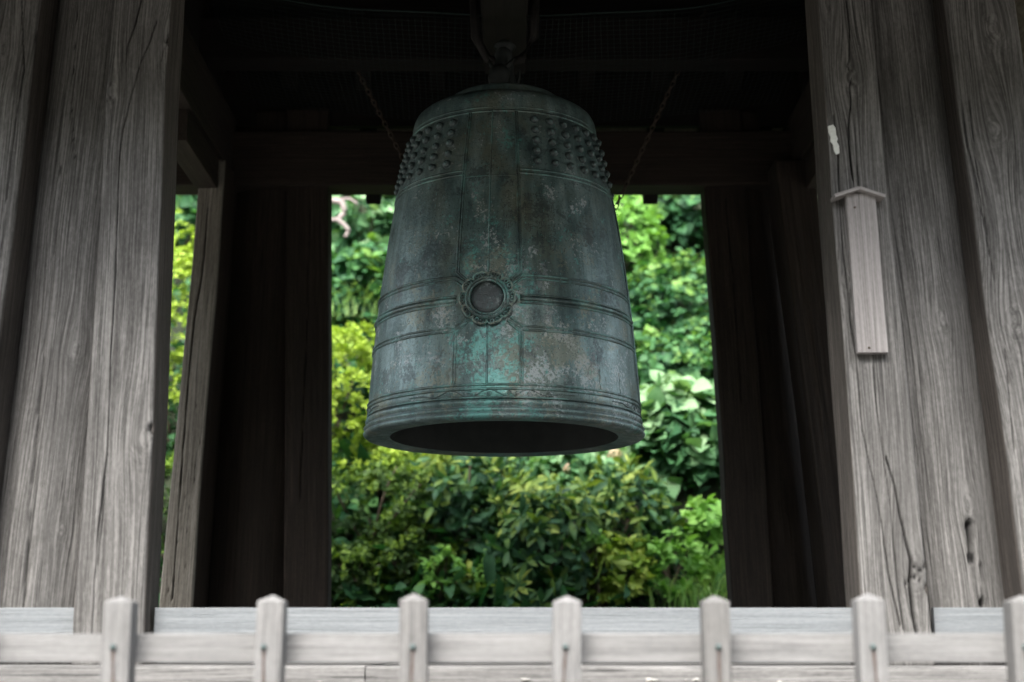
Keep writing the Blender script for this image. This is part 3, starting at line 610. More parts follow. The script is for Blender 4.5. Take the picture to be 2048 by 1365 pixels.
# striking seats (lotus medallions) front and back
def medallion(th):
    zc = 0.507; c = bp(th, zc); nrm = np.array([math.sin(th), -math.cos(th), 0.10]); nrm /= np.linalg.norm(nrm)
    ax = np.array([math.cos(th), math.sin(th), 0]); ay = np.cross(nrm, ax)
    def place(V): V = np.asarray(V); return c + 0.90 * V[:, :1] * ax + 0.90 * V[:, 1:2] * ay + (1.25 * V[:, 2:3] + 0.002) * nrm
    pr = [(0.122, -0.02), (0.116, 0.004), (0.106, 0.008), (0.1045, 0.018), (0.100, 0.024), (0.094, 0.0245), (0.0915, 0.018), (0.089, 0.016), (0.087, 0.022), (0.083, 0.0255), (0.079, 0.023), (0.0775, 0.014)]
    V, F = lathe(pr, 64); rb = np.repeat(np.array([0.3, -0.5, -0.9, -0.3, 0.9, 0.9, -0.4, -0.8, 0.6, 1.0, 0.6, -0.8]), 64)
    med = link_mesh('striking_seat', place(V), F, M['bronze'], bell, attrs={'bell': place(V), 'rib': rb})
    V, F = lathe([(0.0785, 0.010), (0.074, 0.0150), (0.055, 0.0165), (0.03, 0.0170), (0.0003, 0.0172)], 48); bell_part('seat_disc', place(V), F, med, -1.0)
    for k in range(32):
        a = k / 32 * 2 * math.pi; V, F = lathe([(0.0003, 0.0045), (0.003, 0.003), (0.0040, 0.0), (0.0040, -0.004)], 6)
        bell_part('bead', place(V + np.array([0.097 * math.sin(a), 0.097 * math.cos(a), 0.0245])), F, med, 0.9)
    for k in range(10):
        a = (k + 0.5) / 10 * 2 * math.pi; ps = []; ra = []
        lobe = []
        for t in np.linspace(-1.0, 1.0, 17):              # heart-shaped petal rim
            aa = t * math.pi * 0.80; lobe.append((0.034 * math.sin(aa), 0.110 + 0.0215 * math.cos(aa) - 0.004 * math.exp(-(aa * 4) ** 2), 0.010 + 0.004 * math.cos(aa)))
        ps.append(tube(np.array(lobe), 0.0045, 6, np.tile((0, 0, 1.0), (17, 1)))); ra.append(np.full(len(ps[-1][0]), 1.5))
        for sx in (-1, 1):
            q = np.linspace(0, 2 * math.pi, 13); ring_ = np.stack([sx * 0.0125 + 0.0082 * np.cos(q), 0.116 + 0.0085 * np.sin(q), 0.012 + 0 * q], -1)
            ps.append(tube(ring_, 0.0030, 5, np.tile((0, 0, 1.0), (13, 1)))); ra.append(np.full(len(ps[-1][0]), 0.9))
        dm, df = lathe([(0.0003, 0.008), (0.018, 0.0065), (0.027, 0.002), (0.029, -0.01)], 12); ps.append((dm + np.array([0, 0.109, 0]), df)); ra.append(np.full(len(dm), -0.8))
        V, F = join(ps); ca, sa = math.cos(a), math.sin(a)
        V = np.stack([V[:, 0] * ca + V[:, 1] * sa, -V[:, 0] * sa + V[:, 1] * ca, V[:, 2]], -1)
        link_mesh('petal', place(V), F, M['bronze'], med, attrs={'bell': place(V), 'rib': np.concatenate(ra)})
medallion(PH); medallion(PH + math.pi)
# vine scroll cast in the lower band
def scroll(th0, name='vine_scroll'):
    ps = []
    def st(pts, r=0.0017):
        r = r * 1.1
        pts = np.array(pts); th = th0 + pts[:, 0] / 0.61; z = 0.1035 * 0 + pts[:, 1] + 0.104
        ps.append(tube(bp(th, z, 0.0008), r, 5, np.stack([np.sin(th), -np.cos(th), 0 * th], -1)))
    t = np.linspace(-0.30, 0.30, 90); env = np.clip((0.36 - np.abs(t)) / 0.20, 0.18, 1) * 0.0155
    ph = 2 * math.pi * np.abs(t) / 0.165
    for off, r in ((0, 0.0026),):
        st(np.stack([t, env * np.cos(ph) + off * np.clip(1 - np.abs(t) / .34, 0, 1)], -1), r)
    tz = np.linspace(0.30, 0.37, 14)
    for s in (-1, 1): st(np.stack([s * tz, 0.004 * np.where(np.arange(14) % 2, 1, -0.6) * np.linspace(1, .2, 14)], -1), 0.0018)
    for k in range(-3, 4):
        cxk = k * 0.0825 * 0.72 if False else k * 0.0825; sgn = 1 if k % 2 == 0 else -1; R0 = 0.0115 * (1 - 0.07 * abs(k))
        a = np.linspace(0, 3.6 * math.pi, 34); rr = R0 * (1 - a / (4.1 * math.pi))
        st(np.stack([cxk + (1 if k >= 0 else -1) * rr * np.cos(a), -sgn * 0.0035 + sgn * rr * np.sin(a)], -1), 0.0015)
        if abs(k) < 4:
            for j in range(4):
                a0 = rng.uniform(0, 6.28); x = cxk + rng.normal(0, 0.014); y = np.clip(rng.normal(0, 0.009), -0.014, 0.014)
                a = a0 + np.linspace(0, 2.6, 8); st(np.stack([x + 0.005 * np.cos(a), np.clip(y + 0.0045 * np.sin(a), -0.0175, 0.0175)], -1), 0.0012)
    V, F = join(ps); bell_part(name, V, F, rib=-0.55)
for k in range(4): scroll(PH + k * math.pi / 2 + (R_(1.0) if k == 0 else 0))
# cracks left by the casting low on the right
for (u, v0, v1) in [(1186, 735, 775), (1226, 728, 768)]:
    th = math.asin((u - 1007) / 268.0); zz = np.linspace(0.145, 0.235, 9)
    V, F = tube(bp(th + 0.004 * np.sin(np.arange(9) * 1.7), zz, 0.0), 0.0022, 5); bell_part('casting_seam', V, F, rib=0.2)
# inscription in columns of small engraved characters
def inscription(chars, th, ztop, size, name='inscription'):
    for q, ch in enumerate(chars):
        cu = bpy.data.curves.new('char', 'FONT'); cu.body = ch; cu.size = size; cu.align_x = 'CENTER'; cu.extrude = 0.0006; cu.resolution_u = 2
        o = bpy.data.objects.new('char', cu); me = o.to_mesh()
        V = np.array([v.co[:] for v in me.vertices]) if len(me.vertices) else np.zeros((0, 3)); F = [list(p.vertices) for p in me.polygons]
        o.to_mesh_clear(); bpy.data.objects.remove(o); bpy.data.curves.remove(cu)
        if not len(V): continue
        tv = th + V[:, 0] / 0.53; zv = ztop - q * size * 1.12 + V[:, 1]
        bell_part(name, bp(tv, zv, 0.0002 + V[:, 2]), F, rib=-0.7, smooth=False)
th_i = lambda u: math.asin((u - 1011) / 226.0)
inscription('寺大檀那', th_i(1017), 0.965, 0.042)
inscription('建長禪寺', th_i(1055), 0.955, 0.042); inscription('住持宋沙門', th_i(1076), 0.965, 0.040)
inscription('南閻浮提各以', th_i(1096), 0.955, 0.040)
# dragon-head loop on the crown
ps = []
a = np.linspace(-0.15, math.pi + 0.15, 26)
loop = np.stack([0.085 * np.cos(a), 0 * a, 1.70 + 0.135 * np.sin(a)], -1)
ps.append(tube(loop, 0.036 + 0.006 * np.sin(a * 7), 10, np.tile((0, 1.0, 0), (26, 1))))
for s in (-1, 1):
    q = np.linspace(0, 1, 12); hd_ = np.stack([s * (0.070 + 0.075 * np.sin(q * 2.2)), 0 * q, 1.735 - 0.12 * q], -1)
    ps.append(tube(hd_, 0.030 + 0.022 * np.sin(q * 3.0), 10, np.tile((0, 1.0, 0), (12, 1))))
    for e in (-1, 1): ps.append(tube([(s * 0.12, e * 0.03, 1.72), (s * 0.10, e * 0.05, 1.76), (s * 0.07, e * 0.06, 1.79)], [0.012, 0.009, 0.003], 6))
ps.append(lathe([(0.075, 1.61), (0.07, 1.64), (0.045, 1.66), (0.04, 1.86), (0.055, 1.88), (0.03, 1.905), (0.0005, 1.92)], 20))
V, F = join(ps); ca, sa = math.cos(PH + 1.5), math.sin(PH + 1.5); V = np.stack([V[:, 0] * ca - V[:, 1] * sa, V[:, 0] * sa + V[:, 1] * ca, V[:, 2]], -1)
link_mesh('dragon_loop', V, F, M['soot'], bell)
V, F = tube([(-0.15, 0, 2.20), (-0.14, 0, 1.93), (-0.08, 0, 1.82), (0, 0, 1.79), (0.08, 0, 1.82), (0.14, 0, 1.93), (0.15, 0, 2.20)], 0.022, 8)
link_mesh('iron_hanger', V, F, M['dark_iron'], bell)

# ------------------------------------------------------------------ chains and striking log behind the bell
log_end = np.array([0.08, 7.2, 2.80])
def chain(top, bottom, label):
    top, bottom = np.asarray(top), np.asarray(bottom); L = np.linalg.norm(bottom - top); n = int(L / 0.034)
    root = thing('chain', top, label, 'chain', 'chains of the striking log')
    d = Vector(bottom - top).normalized(); q = d.to_track_quat('Z', 'Y')
    a = np.linspace(0, 2 * math.pi, 15)[:-1]; ov = np.stack([0.0105 * np.cos(a), 0 * a, 0.022 * np.sin(a)], -1); ov = np.concatenate([ov, ov[:1]])
    V, F = tube(ov, 0.0037, 5, np.tile((0, 1.0, 0), (15, 1)))
    first = None
    for k in range(n):
        p = Vector((bottom - top) * ((k + 0.5) / n)); p.z -= 0.012 * math.sin(math.pi * k / n)
        rot = (q @ Matrix.Rotation(math.radians(90 * (k % 2) + 20), 3, 'Z').to_quaternion()).to_euler()
        if first is None: first = link_mesh('link', V, F, M['iron'], root); o = first
        else: o = first.copy(); COL.objects.link(o); o.parent = root
        o.location = p; o.rotation_euler = rot
chain(at(663, 40, 7.2), log_end + (-0.05, 0, 0.10), 'rusty chain slanting down to the left side of the bell')
chain(at(1412, 20, 7.2), log_end + (0.05, 0, 0.10), 'rusty chain slanting down to the right side of the bell')
a = np.linspace(0, 2 * math.pi, 20, endpoint=False)
ly = np.linspace(7.02, 8.9, 14); rl = np.full(14, 0.085); rl[0] = 0.075
P = np.stack([0 * ly + log_end[0], ly, 0 * ly + log_end[2]], -1) - log_end
V, F = tube(P, rl, 20); o = link_mesh('striking_log', V, F, M['inner'], None, loc=log_end, attrs={'wood': V[:, [0, 2, 1]], 'crack': np.zeros(len(V)), 'inner': np.zeros(len(V))})
tag(o, 'wooden striking log slung on chains behind the bell', 'striking log')

# ------------------------------------------------------------------ bird net under the ceiling
def net():
    sx, sy = 0.033, 0.033; xs = np.arange(-1.52, 1.521, sx); ys = np.arange(6.55, 7.56, sy)
    def z(x, y): 
        t = (y - 6.55) / 1.0
        return 4.60 - 0.20 * t - 0.05 * np.sin(math.pi * t) * (1 - (x / 1.6) ** 2) + 0.02 * noise3(np.stack([x * 2.3, y * 2.3, 0 * x], -1), 77) + 0.06 * np.abs(x) ** 2
    def off(x, y): return 0.03 * noise3(np.stack([x * 1.7, y * 1.7, 0 * x + 4], -1), 78)
    ps = []
    for x in xs:
        X = np.full(len(ys), x); ps.append(tube(np.stack([X + off(X, ys), ys, z(X, ys)], -1), 0.0011, 3))
    for y in ys:
        Y = np.full(len(xs), y); ps.append(tube(np.stack([xs + off(xs, Y), Y, z(xs, Y)], -1), 0.0011, 3))
    X = np.linspace(-1.52, 1.52, 60); Y = np.full(60, 6.55); ps.append(tube(np.stack([X, Y, z(X, Y) - 0.004], -1), 0.004, 5))
    V, F = join(ps); o = link_mesh('bird_net', V - np.array([0, 7, 4.5]), F, M['net'], None, loc=(0, 7, 4.5))
    tag(o, 'dark green bird net stretched under the belfry ceiling', 'net')
net()

# ------------------------------------------------------------------ fence
FB = np.array([0.0, 3.6, TZ])
fence = thing('fence', FB, 'pale wooden fence with pointed pickets in front of the belfry', 'fence')
pk_u = [-62, 238, 537, 831, 1131, 1434, 1743, 2048]
timber('rail', fence, M['fence'], (-2.2, 3.68, 1.5385), (2.2, 3.68, 1.5385), 0.05, 0.071, base=FB, seed=81, rough=0.6, rad=0.08)
timber('rail', fence, M['fence'], (-2.2, 3.68, 1.24), (2.2, 3.68, 1.24), 0.05, 0.071, base=FB, seed=82, rough=0.6)
for k, u in enumerate(pk_u):
    c = at(u, 1255, 3.6); x = c[0]; wd = 0.069 + 0.002 * math.sin(k * 2.1); hw = wd / 2
    S = section(3, 3, 0.12); n = len(S); dh = 0.0025 * math.sin(k * 4.3 + 1); zz = np.concatenate([np.linspace(TZ, 1.652 + dh, 9), [1.6535 + dh, 1.669 + dh * 1.5]]); sc_ = np.ones(11); sc_[9] = 0.97; sc_[10] = 0.04
    tilt = 0.011 * math.sin(k * 3.7)
    X = x + S[None, :, 0] * hw * sc_[:, None] + tilt * (zz[:, None] - TZ); Y = 3.62 + S[None, :, 1] * hw * sc_[:, None]; Z = np.repeat(zz[:, None], n, 1)
    V = np.stack([X, Y, Z], -1).reshape(-1, 3); W = np.stack([S[None, :, 0] * hw + k * 1.9 + 0 * Z, S[None, :, 1] * hw + 0 * Z, Z + k], -1).reshape(-1, 3)
    i, j = np.meshgrid(np.arange(10), np.arange(n), indexing='ij'); j2 = (j + 1) % n
    F = np.stack([i * n + j, i * n + j2, (i + 1) * n + j2, (i + 1) * n + j], -1).reshape(-1, 4).tolist() + [[10 * n + q for q in range(n)]]
    pk = link_mesh('picket', V - FB, F, M['fence'], fence, attrs={'wood': W, 'crack': np.zeros(len(V)), 'inner': np.clip((0.25 + 0.45 * math.sin(k * 2.7 + 0.6)) * np.ones(len(V)) + 0.5 * np.exp(-((Z.ravel() - 1.575) / 0.012) ** 2), 0, 1)}, smooth=False)
    yf = 3.62 - hw - 0.002; nx = x + 0.004 * math.sin(k * 5.3) - 0.004
    Vn, Fn = lathe([(0.0003, 0.009), (0.004, 0.008), (0.0072, 0.004), (0.008, 0.0), (0.008, -0.004)], 12)
    Vn = np.stack([Vn[:, 0], -Vn[:, 2], Vn[:, 1]], -1) + np.array([nx, yf, 1.541]); link_mesh('nail', Vn - FB, Fn, M['nail'], pk)
    q = np.linspace(0, 1, 12); wst = 0.0034 * (1 - 0.35 * q) * (1 + 0.25 * np.sin(q * 17 + k)); cxs = nx + 0.006 * q * math.sin(k * 1.3) * 2
    zst = 1.534 - (0.12 + 0.09 * abs(math.sin(k * 2.3))) * q; Vs = np.concatenate([np.stack([cxs - wst, 0 * q + yf - 0.0007, zst], -1), np.stack([cxs + wst, 0 * q + yf - 0.0007, zst], -1)])
    Vs2 = Vs.copy(); Vs2[:, 1] += 0.003; m_ = 12
    Fs = [[a_, m_ + a_, m_ + a_ + 1, a_ + 1][::-1] for a_ in range(m_ - 1)] + [[a_, a_ + 1, 2 * m_ + a_ + 1, 2 * m_ + a_] for a_ in range(m_ - 1)] + [[m_ + a_, 3 * m_ + a_, 3 * m_ + a_ + 1, m_ + a_ + 1] for a_ in range(m_ - 1)]
    link_mesh('rust_streak', np.concatenate([Vs, Vs2]) - FB, Fs, M['stain'], pk)

# ------------------------------------------------------------------ plaque and paper scrap on the right post
def front_y(z): return b3[2] + (t3[2] - b3[2]) * (z - b3[3]) / (t3[3] - b3[3])
p_t, p_b = at(1725, 383, 4.74), at(1747, 705, 4.72)
plq = thing('wooden_plaque', p_b, 'narrow blank wooden plaque with small gabled cap nailed to the right post', 'plaque')
pt_, pb_ = p_t.copy(), p_b.copy(); pt_[1] = front_y(pt_[2]) - 0.022; pb_[1] = front_y(pb_[2]) - 0.022
timber('board', plq, M['plaque'], pb_, pt_, 0.103, 0.026, base=p_b, seed=91, rough=0.25, rad=0.05, up=(0, 1, 0), segs=24)
ap = at(1725, 368, 4.70); 
for s, (uu, vv) in ((-1, (1675, 384)), (1, (1777, 385))):
    e = at(uu, vv, 4.70); a_ = ap.copy(); a_[1] = e[1] = front_y(ap[2]) - 0.03
    a_[0] += 0.001 * s; timber('cap_slat', plq, M['plaque'], a_, e, 0.066, 0.011, base=p_b, seed=92 + s, rough=0.2, rad=0.05)
for (u, v) in ((1724, 397), (1748, 688)):
    c = at(u, v, 4.66); c[1] = front_y(c[2]) - 0.036; Vn, Fn = lathe([(0.0003, 0.003), (0.004, 0.002), (0.005, -0.004)], 8)
    link_mesh('nail', np.stack([Vn[:, 0], -Vn[:, 2], Vn[:, 1]], -1) + c - p_b, Fn, M['iron'], plq)
pts = [(1658, 250), (1668, 247), (1673, 254), (1674, 268), (1677, 276), (1675, 282), (1679, 290), (1680, 305), (1673, 308), (1669, 300), (1667, 286), (1662, 281), (1663, 272), (1659, 262)]
Vp = np.array([at(u, v, 4.80) for u, v in pts]); Vp[:, 1] = front_y(Vp[:, 2]) - 0.0085; Vq = Vp.copy(); Vq[:, 1] += 0.006; c = Vp.mean(0); n = len(Vp)
o = link_mesh('paper_scrap', np.concatenate([Vp, Vq]) - c, [list(range(n))] + [[q, n + q, n + (q + 1) % n, (q + 1) % n] for q in range(n)], M['paper'], None, loc=c, smooth=False)
tag(o, 'torn white paper scrap stuck to the right post above the plaque', 'paper')

# ------------------------------------------------------------------ plants
def leaf_template(kind):
    if kind == 'small':
        V = [(0, 0, 0), (-.30, .5, .10), (0, .5, 0), (.30, .5, .10), (0, 1, -.05)]; F = [[0, 2, 1], [0, 3, 2], [1, 2, 4], [2, 3, 4]]
    elif kind == 'long':
        V = [(0, 0, 0), (-.13, .35, .05), (0, .35, 0), (.13, .35, .05), (-.14, .7, .02), (0, .7, -.03), (.14, .7, .02), (0, 1, -.12)]
        F = [[0, 2, 1], [0, 3, 2], [1, 2, 5, 4], [2, 3, 6, 5], [4, 5, 7], [5, 6, 7]]
    else:
        V = [(0, 0, 0), (-.32, .12, .08), (0, .15, 0), (.32, .12, .08), (-.46, .42, .10), (0, .45, 0), (.46, .42, .10), (-.30, .75, .02), (0, .78, -.06), (.30, .75, .02), (0, 1.05, -.16)]
        F = [[0, 2, 1], [0, 3, 2], [1, 2, 5, 4], [2, 3, 6, 5], [4, 5, 8, 7], [5, 6, 9, 8], [7, 8, 10], [8, 9, 10]]
    return np.array(V, float), F
def unit(v): return v / (np.linalg.norm(v, axis=-1, keepdims=True) + 1e-9)
def leaves(P, D, N, size, kind, width=1.0):
    """P base points, D growth directions, N face normals"""
    T, F = leaf_template(kind); D = unit(D); A = unit(np.cross(D, N)); N2 = np.cross(A, D)
    V = P[:, None] + size[:, None, None] * (T[None, :, :1] * width * A[:, None] + T[None, :, 1:2] * D[:, None] + T[None, :, 2:3] * N2[:, None])
    k = len(T); out = []
    for f in F:
        out.append(np.arange(len(P))[:, None] * k + np.array(f)[None])
    faces = [r for f in out for r in f.tolist()]
    return V.reshape(-1, 3), faces
def rand_dirs(n): return unit(rng.normal(size=(n, 3)))
def shrub(name, label, cat, centre, radii, n_shoot, per, size, kind, mat, group=None, width=1.0, up=0.6, droop=0.0, stems=7, shell=0.55, flowers=0, lump=0.35, seed=0, tip_out=0.9, leafvar=0.55):
    """bushy plant: shoots through the outer part of an uneven volume, leaves in whorls at each shoot"""
    centre = np.asarray(centre, float); radii = np.asarray(radii, float)
    base = np.array([centre[0], centre[1] + radii[1] * 0.3, 0.0]); base[2] = min(float(hill_z(np.array(base[0]), np.array(base[1]))), centre[2] - radii[2] * 0.6)
    root = thing(name, base, label, cat, group)
    d = rand_dirs(n_shoot * 2); d = d[(d[:, 1] < 0.55) & (d[:, 2] > -0.75)][:n_shoot]; m = len(d)
    rr = (shell + (1 - shell) * rng.random(m) ** 0.5) * (1 + lump * noise3(d * 2.6 + seed * 3.1, seed) + 0.5 * lump * noise3(d * 6 + seed, seed + 4))
    C = centre + d * radii * rr[:, None]
    out = unit(d * tip_out + np.array([0, -0.15, up]) + 0.35 * rng.normal(size=(m, 3)))
    Ps, Ds, Ns, Ss = [], [], [], []
    k = per; ang = rng.random(m) * 6.28
    e1 = unit(np.cross(out, rand_dirs(m))); e2 = np.cross(out, e1)
    for q in range(k):
        a = ang + q * 2.399963; sp = 0.35 + 0.65 * (q / k)
        side = e1 * np.cos(a)[:, None] + e2 * np.sin(a)[:, None]
        D = side * (1.1 - 0.35 * (q / k)) + out * (0.25 + 0.6 * q / k) + np.array([0, 0, -droop])
        Ps.append(C + out * (size * 0.45 * (q / k))[None, None] if False else C + out * (size * 0.45 * (q / k)) + 0.1 * size * rng.normal(size=(m, 3)))
        Ds.append(D + 0.2 * rng.normal(size=(m, 3))); Ns.append(out + leafvar * rng.normal(size=(m, 3))); Ss.append(size * (0.5 + 0.8 * rng.random(m)))
    V, F = leaves(np.concatenate(Ps), np.concatenate(Ds), np.concatenate(Ns), np.concatenate(Ss), kind, width)
    fr = np.clip((rr - np.median(rr)) * 2.2, -0.35, 0.5) + np.clip(d[:, 2], -0.5, 1) * 0.55 + 0.25 * rng.normal(size=m)      # new growth at outer, upper shoots; painted shade darkens the lower, inner ones
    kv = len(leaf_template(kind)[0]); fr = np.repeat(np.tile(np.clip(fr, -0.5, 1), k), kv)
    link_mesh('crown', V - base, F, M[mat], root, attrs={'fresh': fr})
    ps = []
    for q in range(stems):
        tip = C[int(rng.integers(m))]; mid = base * 0.45 + tip * 0.55 + np.array([0, 0, 0.08]) + 0.05 * rng.normal(size=3)
        t = np.linspace(0, 1, 7)[:, None]; P = (1 - t) ** 2 * (base + 0.05 * rng.normal(size=3)) + 2 * t * (1 - t) * mid + t ** 2 * tip
        ps.append(tube(P, np.linspace(0.016, 0.004, 7), 5))
    V, F = join(ps); link_mesh('stems', V - base, F, M['stem'], root)
    if flowers:
        for q in range(flowers):
            c = C[int(rng.integers(m))] + np.array([0, -0.06, 0.04]); n = 60; dd = rand_dirs(n)
            V, F = leaves(c + dd * 0.055 * np.array([1, 1, .6]), np.cross(dd, rand_dirs(n)), dd, np.full(n, 0.03), 'broad')
            link_mesh('flower_head', V - base, F, M['petal'], root)
    return root
def px(r, Y): return r * Y / FPX * 1.0

S_ = shrub
# azaleas
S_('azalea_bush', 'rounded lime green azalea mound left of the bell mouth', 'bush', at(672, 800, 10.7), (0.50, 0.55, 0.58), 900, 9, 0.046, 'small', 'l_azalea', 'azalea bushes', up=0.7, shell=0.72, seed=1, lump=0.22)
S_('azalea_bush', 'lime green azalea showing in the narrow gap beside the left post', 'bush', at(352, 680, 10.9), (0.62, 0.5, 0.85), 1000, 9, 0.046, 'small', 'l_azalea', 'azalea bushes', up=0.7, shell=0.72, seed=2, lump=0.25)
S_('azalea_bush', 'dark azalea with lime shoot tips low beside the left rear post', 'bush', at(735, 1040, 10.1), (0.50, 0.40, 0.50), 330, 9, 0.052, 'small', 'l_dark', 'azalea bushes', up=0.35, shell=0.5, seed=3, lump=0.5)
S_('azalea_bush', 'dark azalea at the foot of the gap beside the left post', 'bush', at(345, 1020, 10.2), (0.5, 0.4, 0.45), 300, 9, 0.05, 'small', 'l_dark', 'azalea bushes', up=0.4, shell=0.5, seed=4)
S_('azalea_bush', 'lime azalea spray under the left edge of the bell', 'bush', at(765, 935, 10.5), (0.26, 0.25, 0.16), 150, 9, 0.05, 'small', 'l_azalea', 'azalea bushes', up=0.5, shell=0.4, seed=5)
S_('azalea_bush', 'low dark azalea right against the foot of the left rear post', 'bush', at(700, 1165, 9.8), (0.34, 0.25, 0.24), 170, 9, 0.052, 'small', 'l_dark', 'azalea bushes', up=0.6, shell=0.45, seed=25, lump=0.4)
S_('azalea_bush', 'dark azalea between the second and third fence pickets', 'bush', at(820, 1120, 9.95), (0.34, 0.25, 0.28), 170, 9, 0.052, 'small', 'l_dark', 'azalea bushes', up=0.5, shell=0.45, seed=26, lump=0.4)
# long-leaved evergreens in whorls
S_('rhododendron', 'long-leaved evergreen shrub with yellowish tips below the bell centre', 'shrub', at(945, 1000, 10.2), (0.42, 0.4, 0.36), 100, 11, 0.125, 'long', 'l_whorl', 'long-leaved evergreen shrubs', up=0.5, droop=0.15, seed=6, lump=0.4)
S_('rhododendron', 'dark long-leaved shrub with drooping leaves below the bell rim', 'shrub', at(1095, 1085, 9.95), (0.44, 0.4, 0.38), 95, 11, 0.140, 'long', 'l_whorl', 'long-leaved evergreen shrubs', up=0.35, droop=0.35, seed=7, lump=0.4)
S_('rhododendron', 'long-leaved shrub with bronze tips right of the bell mouth', 'shrub', at(1235, 1030, 10.2), (0.36, 0.35, 0.32), 100, 11, 0.115, 'long', 'l_whorl', 'long-leaved evergreen shrubs', up=0.5, droop=0.15, seed=8, lump=0.4)
S_('rhododendron', 'low dark long-leaved shrub behind the middle fence pickets', 'shrub', at(1050, 1205, 9.8), (0.42, 0.3, 0.16), 60, 9, 0.11, 'long', 'l_whorl', 'long-leaved evergreen shrubs', up=0.8, droop=0.1, seed=9)
# broad-leaved plants
S_('broadleaf_shrub', 'pale mint broad-leaved shrub right of the bell rim', 'shrub', at(1375, 885, 10.7), (0.42, 0.4, 0.40), 242, 6, 0.134, 'broad', 'l_broad', 'broad-leaved shrubs', up=0.9, droop=0.2, seed=10)
S_('broadleaf_shrub', 'broad-leaved hydrangea with faded pink flower heads under the bell rim', 'shrub', at(1165, 945, 10.6), (0.34, 0.3, 0.20), 171, 6, 0.085, 'broad', 'l_broad', 'broad-leaved shrubs', up=0.8, droop=0.2, flowers=3, seed=11)
S_('broadleaf_shrub', 'broad-leaved shrub at the foot of the right rear post', 'shrub', at(1440, 1090, 10.2), (0.28, 0.3, 0.32), 114, 6, 0.068, 'broad', 'l_fresh', 'broad-leaved shrubs', up=0.8, seed=12)
S_('broadleaf_shrub', 'broad-leaved climber at upper left beside the pale dead branch', 'shrub', at(725, 455, 12.6), (0.50, 0.4, 0.45), 213, 5, 0.114, 'broad', 'l_broad', 'broad-leaved shrubs', up=0.9, droop=0.3, seed=13)
S_('broadleaf_shrub', 'darker broad-leaved climber above the azalea mound', 'shrub', at(715, 580, 12.2), (0.5, 0.4, 0.40), 213, 5, 0.103, 'broad', 'l_vine', 'broad-leaved shrubs', up=0.8, droop=0.4, seed=14)
S_('broadleaf_shrub', 'broad-leaved shrub at the upper right corner of the rear opening', 'shrub', at(1385, 440, 12.8), (0.45, 0.4, 0.35), 199, 5, 0.109, 'broad', 'l_vine', 'broad-leaved shrubs', up=0.9, droop=0.3, seed=15)
S_('broadleaf_shrub', 'mid green leafy shrub to the right of the medallion band', 'shrub', at(1345, 630, 12.0), (0.55, 0.4, 0.45), 427, 6, 0.062, 'broad', 'l_vine', 'broad-leaved shrubs', up=0.7, droop=0.3, seed=16)
S_('broadleaf_shrub', 'leafy climber hanging above the pale mint shrub', 'shrub', at(1350, 760, 11.4), (0.5, 0.4, 0.33), 399, 6, 0.060, 'broad', 'l_vine', 'broad-leaved shrubs', up=0.5, droop=0.5, seed=17)
S_('broadleaf_shrub', 'yellow green leaves beside the upper right flank of the bell', 'shrub', at(1262, 490, 12.3), (0.25, 0.3, 0.45), 171, 6, 0.066, 'broad', 'l_fresh', 'broad-leaved shrubs', up=0.8, droop=0.3, seed=18)
S_('broadleaf_shrub', 'broad leaves at the top of the gap beside the left post', 'shrub', at(350, 430, 12.6), (0.5, 0.4, 0.35), 199, 5, 0.098, 'broad', 'l_vine', 'broad-leaved shrubs', up=0.8, droop=0.3, seed=19)
# young plants along the foot of the slope
S_('young_plant', 'fresh green sapling behind the third fence picket', 'plant', at(885, 1165, 9.75), (0.15, 0.15, 0.20), 49, 6, 0.058, 'broad', 'l_fresh', 'young plants at the foot of the slope', width=0.6, up=0.9, seed=20)
S_('young_plant', 'fresh green sapling midway between the third and fourth pickets', 'plant', at(985, 1165, 9.8), (0.13, 0.15, 0.20), 41, 6, 0.054, 'broad', 'l_fresh', 'young plants at the foot of the slope', width=0.6, up=0.9, seed=21)
S_('young_plant', 'yellow green bushy plant between the fourth and fifth pickets', 'plant', at(1225, 1150, 9.8), (0.27, 0.2, 0.25), 133, 7, 0.058, 'broad', 'l_yellow', 'young plants at the foot of the slope', width=0.7, up=0.9, seed=22)
S_('young_plant', 'lone bright seedling right of the fourth picket', 'plant', at(1190, 1090, 9.7), (0.07, 0.08, 0.12), 15, 6, 0.058, 'broad', 'l_fresh', 'young plants at the foot of the slope', width=0.6, up=1.0, seed=23)
S_('young_plant', 'bright leafy plant just left of the fifth picket', 'plant', at(1335, 1150, 9.85), (0.22, 0.2, 0.24), 60, 7, 0.075, 'broad', 'l_fresh', 'young plants at the foot of the slope', width=0.6, up=0.9, seed=27)
# grasses
def grass_clump(centre, n, h, spread, label, seed=0, bend=0.55):
    centre = np.asarray(centre, float); root = thing('grass_clump', centre, label, 'grass', 'arching grass clumps'); ps = []; V, F, o = [], [], 0
    for k in range(n):
        a = rng.random() * 6.28; L = h * (0.6 + 0.6 * rng.random()); lean = np.array([math.cos(a), math.sin(a) * 0.7, 0]); b0_ = np.array([rng.normal(0, spread), rng.normal(0, spread * 0.6), 0])
        t = np.linspace(0, 1, 7)[:, None]; P = b0_ + lean * (bend * L * t ** 2) * (0.6 + 0.7 * rng.random()) + np.array([0, 0, 1]) * (L * (t - 0.45 * t ** 2.5))
        wdt = 0.005 * (1 - t ** 2) + 0.0006; s = np.cross(lean, (0, 0, 1)); L_ = P - s * wdt; R__ = P + s * wdt + np.array([0, 0, 0.001])
        V += [L_, R__]; F += [[o + q, o + 7 + q, o + 8 + q, o + 1 + q] for q in range(6)]; o += 14
    link_mesh('blades', np.concatenate(V), F, M['l_grass'], root)
grass_clump(at(1375, 1235, 9.7), 150, 0.42, 0.13, 'arching grass clump behind the fifth picket')
grass_clump(at(1445, 1200, 9.9), 120, 0.50, 0.10, 'arching grass clump against the foot of the right rear post')
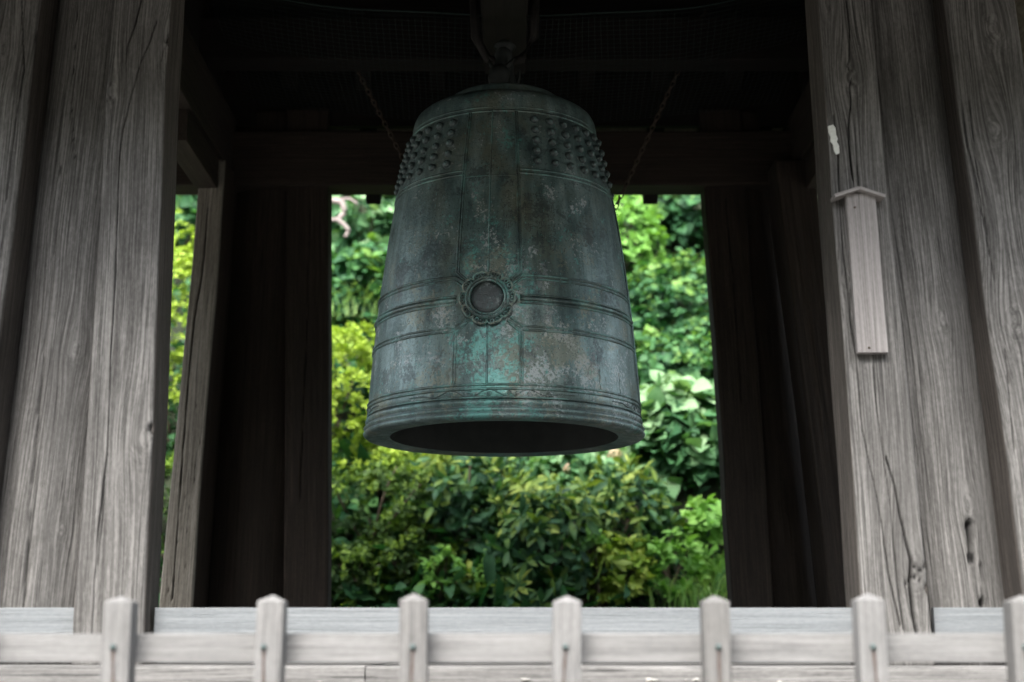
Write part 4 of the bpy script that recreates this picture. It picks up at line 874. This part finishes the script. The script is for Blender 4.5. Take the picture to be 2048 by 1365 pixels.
grass_clump(at(1400, 700, 12.0), 260, 0.42, 0.20, 'feathery grass clump high beside the right rear post', bend=0.9)
grass_clump(at(1300, 740, 11.7), 240, 0.40, 0.18, 'feathery grass clump beside the lower right flank of the bell', bend=0.9)
grass_clump(at(700, 640, 12.0), 220, 0.42, 0.18, 'feathery grass above the azalea mound at left', bend=0.9)
grass_clump(at(1350, 600, 12.6), 420, 0.50, 0.24, 'soft feathery grass on the hillside right of the bell', bend=0.8)
grass_clump(at(1415, 770, 11.5), 60, 0.55, 0.06, 'long drooping grass blades beside the right rear post', bend=1.0)
# tree trunk and dead branch high on the slope
c = at(1312, 470, 13.6); tr = thing('tree', c, 'brown tree trunk in the upper right of the rear opening', 'tree')
t = np.linspace(-0.8, 4.2, 16); P = np.stack([0.06 * np.sin(t), 0.05 * t, t], -1); V, F = tube(P, np.linspace(0.15, 0.08, 16), 12); V[:, :2] += 0.012 * noise3(V * 9, 3)[:, None]
link_mesh('trunk', V, F, M['trunk'], tr)
n = 420; dd = rand_dirs(n); Pc = np.array([0.1, 0.2, 4.3]) + dd * np.array([1.6, 1.6, 1.0]) * (0.4 + 0.6 * rng.random(n))[:, None]
Pl = np.repeat(Pc, 6, 0) + 0.1 * rng.normal(size=(n * 6, 3)); V, F = leaves(Pl, rand_dirs(n * 6), unit(rng.normal(size=(n * 6, 3)) + (0, 0, 1.2)), 0.09 + 0.05 * rng.random(n * 6), 'broad'); link_mesh('crown', V, F, M['l_vine'], tr)
c = at(640, 400, 12.0); br = []
for pts, r in [([(655, 400), (684, 405), (690, 425), (676, 440), (655, 441)], .030), ([(676, 440), (690, 452), (698, 462), (690, 475)], .024), ([(640, 395), (672, 400), (700, 398), (715, 408)], .018)]:
    Pw = np.array([at(u, v, 11.9) for u, v in pts]) - c; tt = np.linspace(0, len(Pw) - 1, 4 * len(Pw)); Pw = np.stack([np.interp(tt, np.arange(len(Pw)), Pw[:, q]) for q in range(3)], -1); br.append(tube(Pw, np.linspace(r, r * .6, len(Pw)), 7))
V, F = join(br); o = link_mesh('dead_branch', V, F, M['pale_bark'], None, loc=c); tag(o, 'pale bare dead branch at the upper left of the rear opening', 'branch')
# uncountable ground cover clothing the slope
n = 62000
xx = rng.uniform(-6, 6, n); yy = 9.4 + 7.6 * rng.random(n); zz = hill_z(xx, yy)
P = np.stack([xx, yy, zz], -1); nrm = np.array([0, -0.72, 0.68]); h = rng.random(n) ** 1.5
P = P + nrm * (0.02 + 0.30 * h * (0.6 + 0.6 * noise3(P * 1.6, 50)))[:, None]
D = unit(rng.normal(size=(n, 3)) * 0.8 + np.array([0, -0.8, -0.1])); N = unit(rng.normal(size=(n, 3)) * 0.8 + np.array([0, -0.35, 1.0]))
sz = (0.042 + 0.075 * rng.random(n) ** 2) * (0.8 + 0.6 * (noise3(P * 0.9, 51) > 0.1)); pick = noise3(P * 1.3, 52) + 0.5 * rng.normal(size=n); Vs_, Fs_ = [], []
for kind_, sel, f_ in (('broad', pick < 0.1, 1.0), ('long', (pick >= 0.1) & (pick < 0.55), 2.2), ('small', pick >= 0.55, 1.1)):
    Vs_.append(leaves(P[sel], D[sel], N[sel], sz[sel] * f_, kind_))
V, F = join(Vs_)
tag(link_mesh('ground_cover', V, F, M['l_vine']), 'mass of low climbing leaves covering the hillside', kind='stuff')
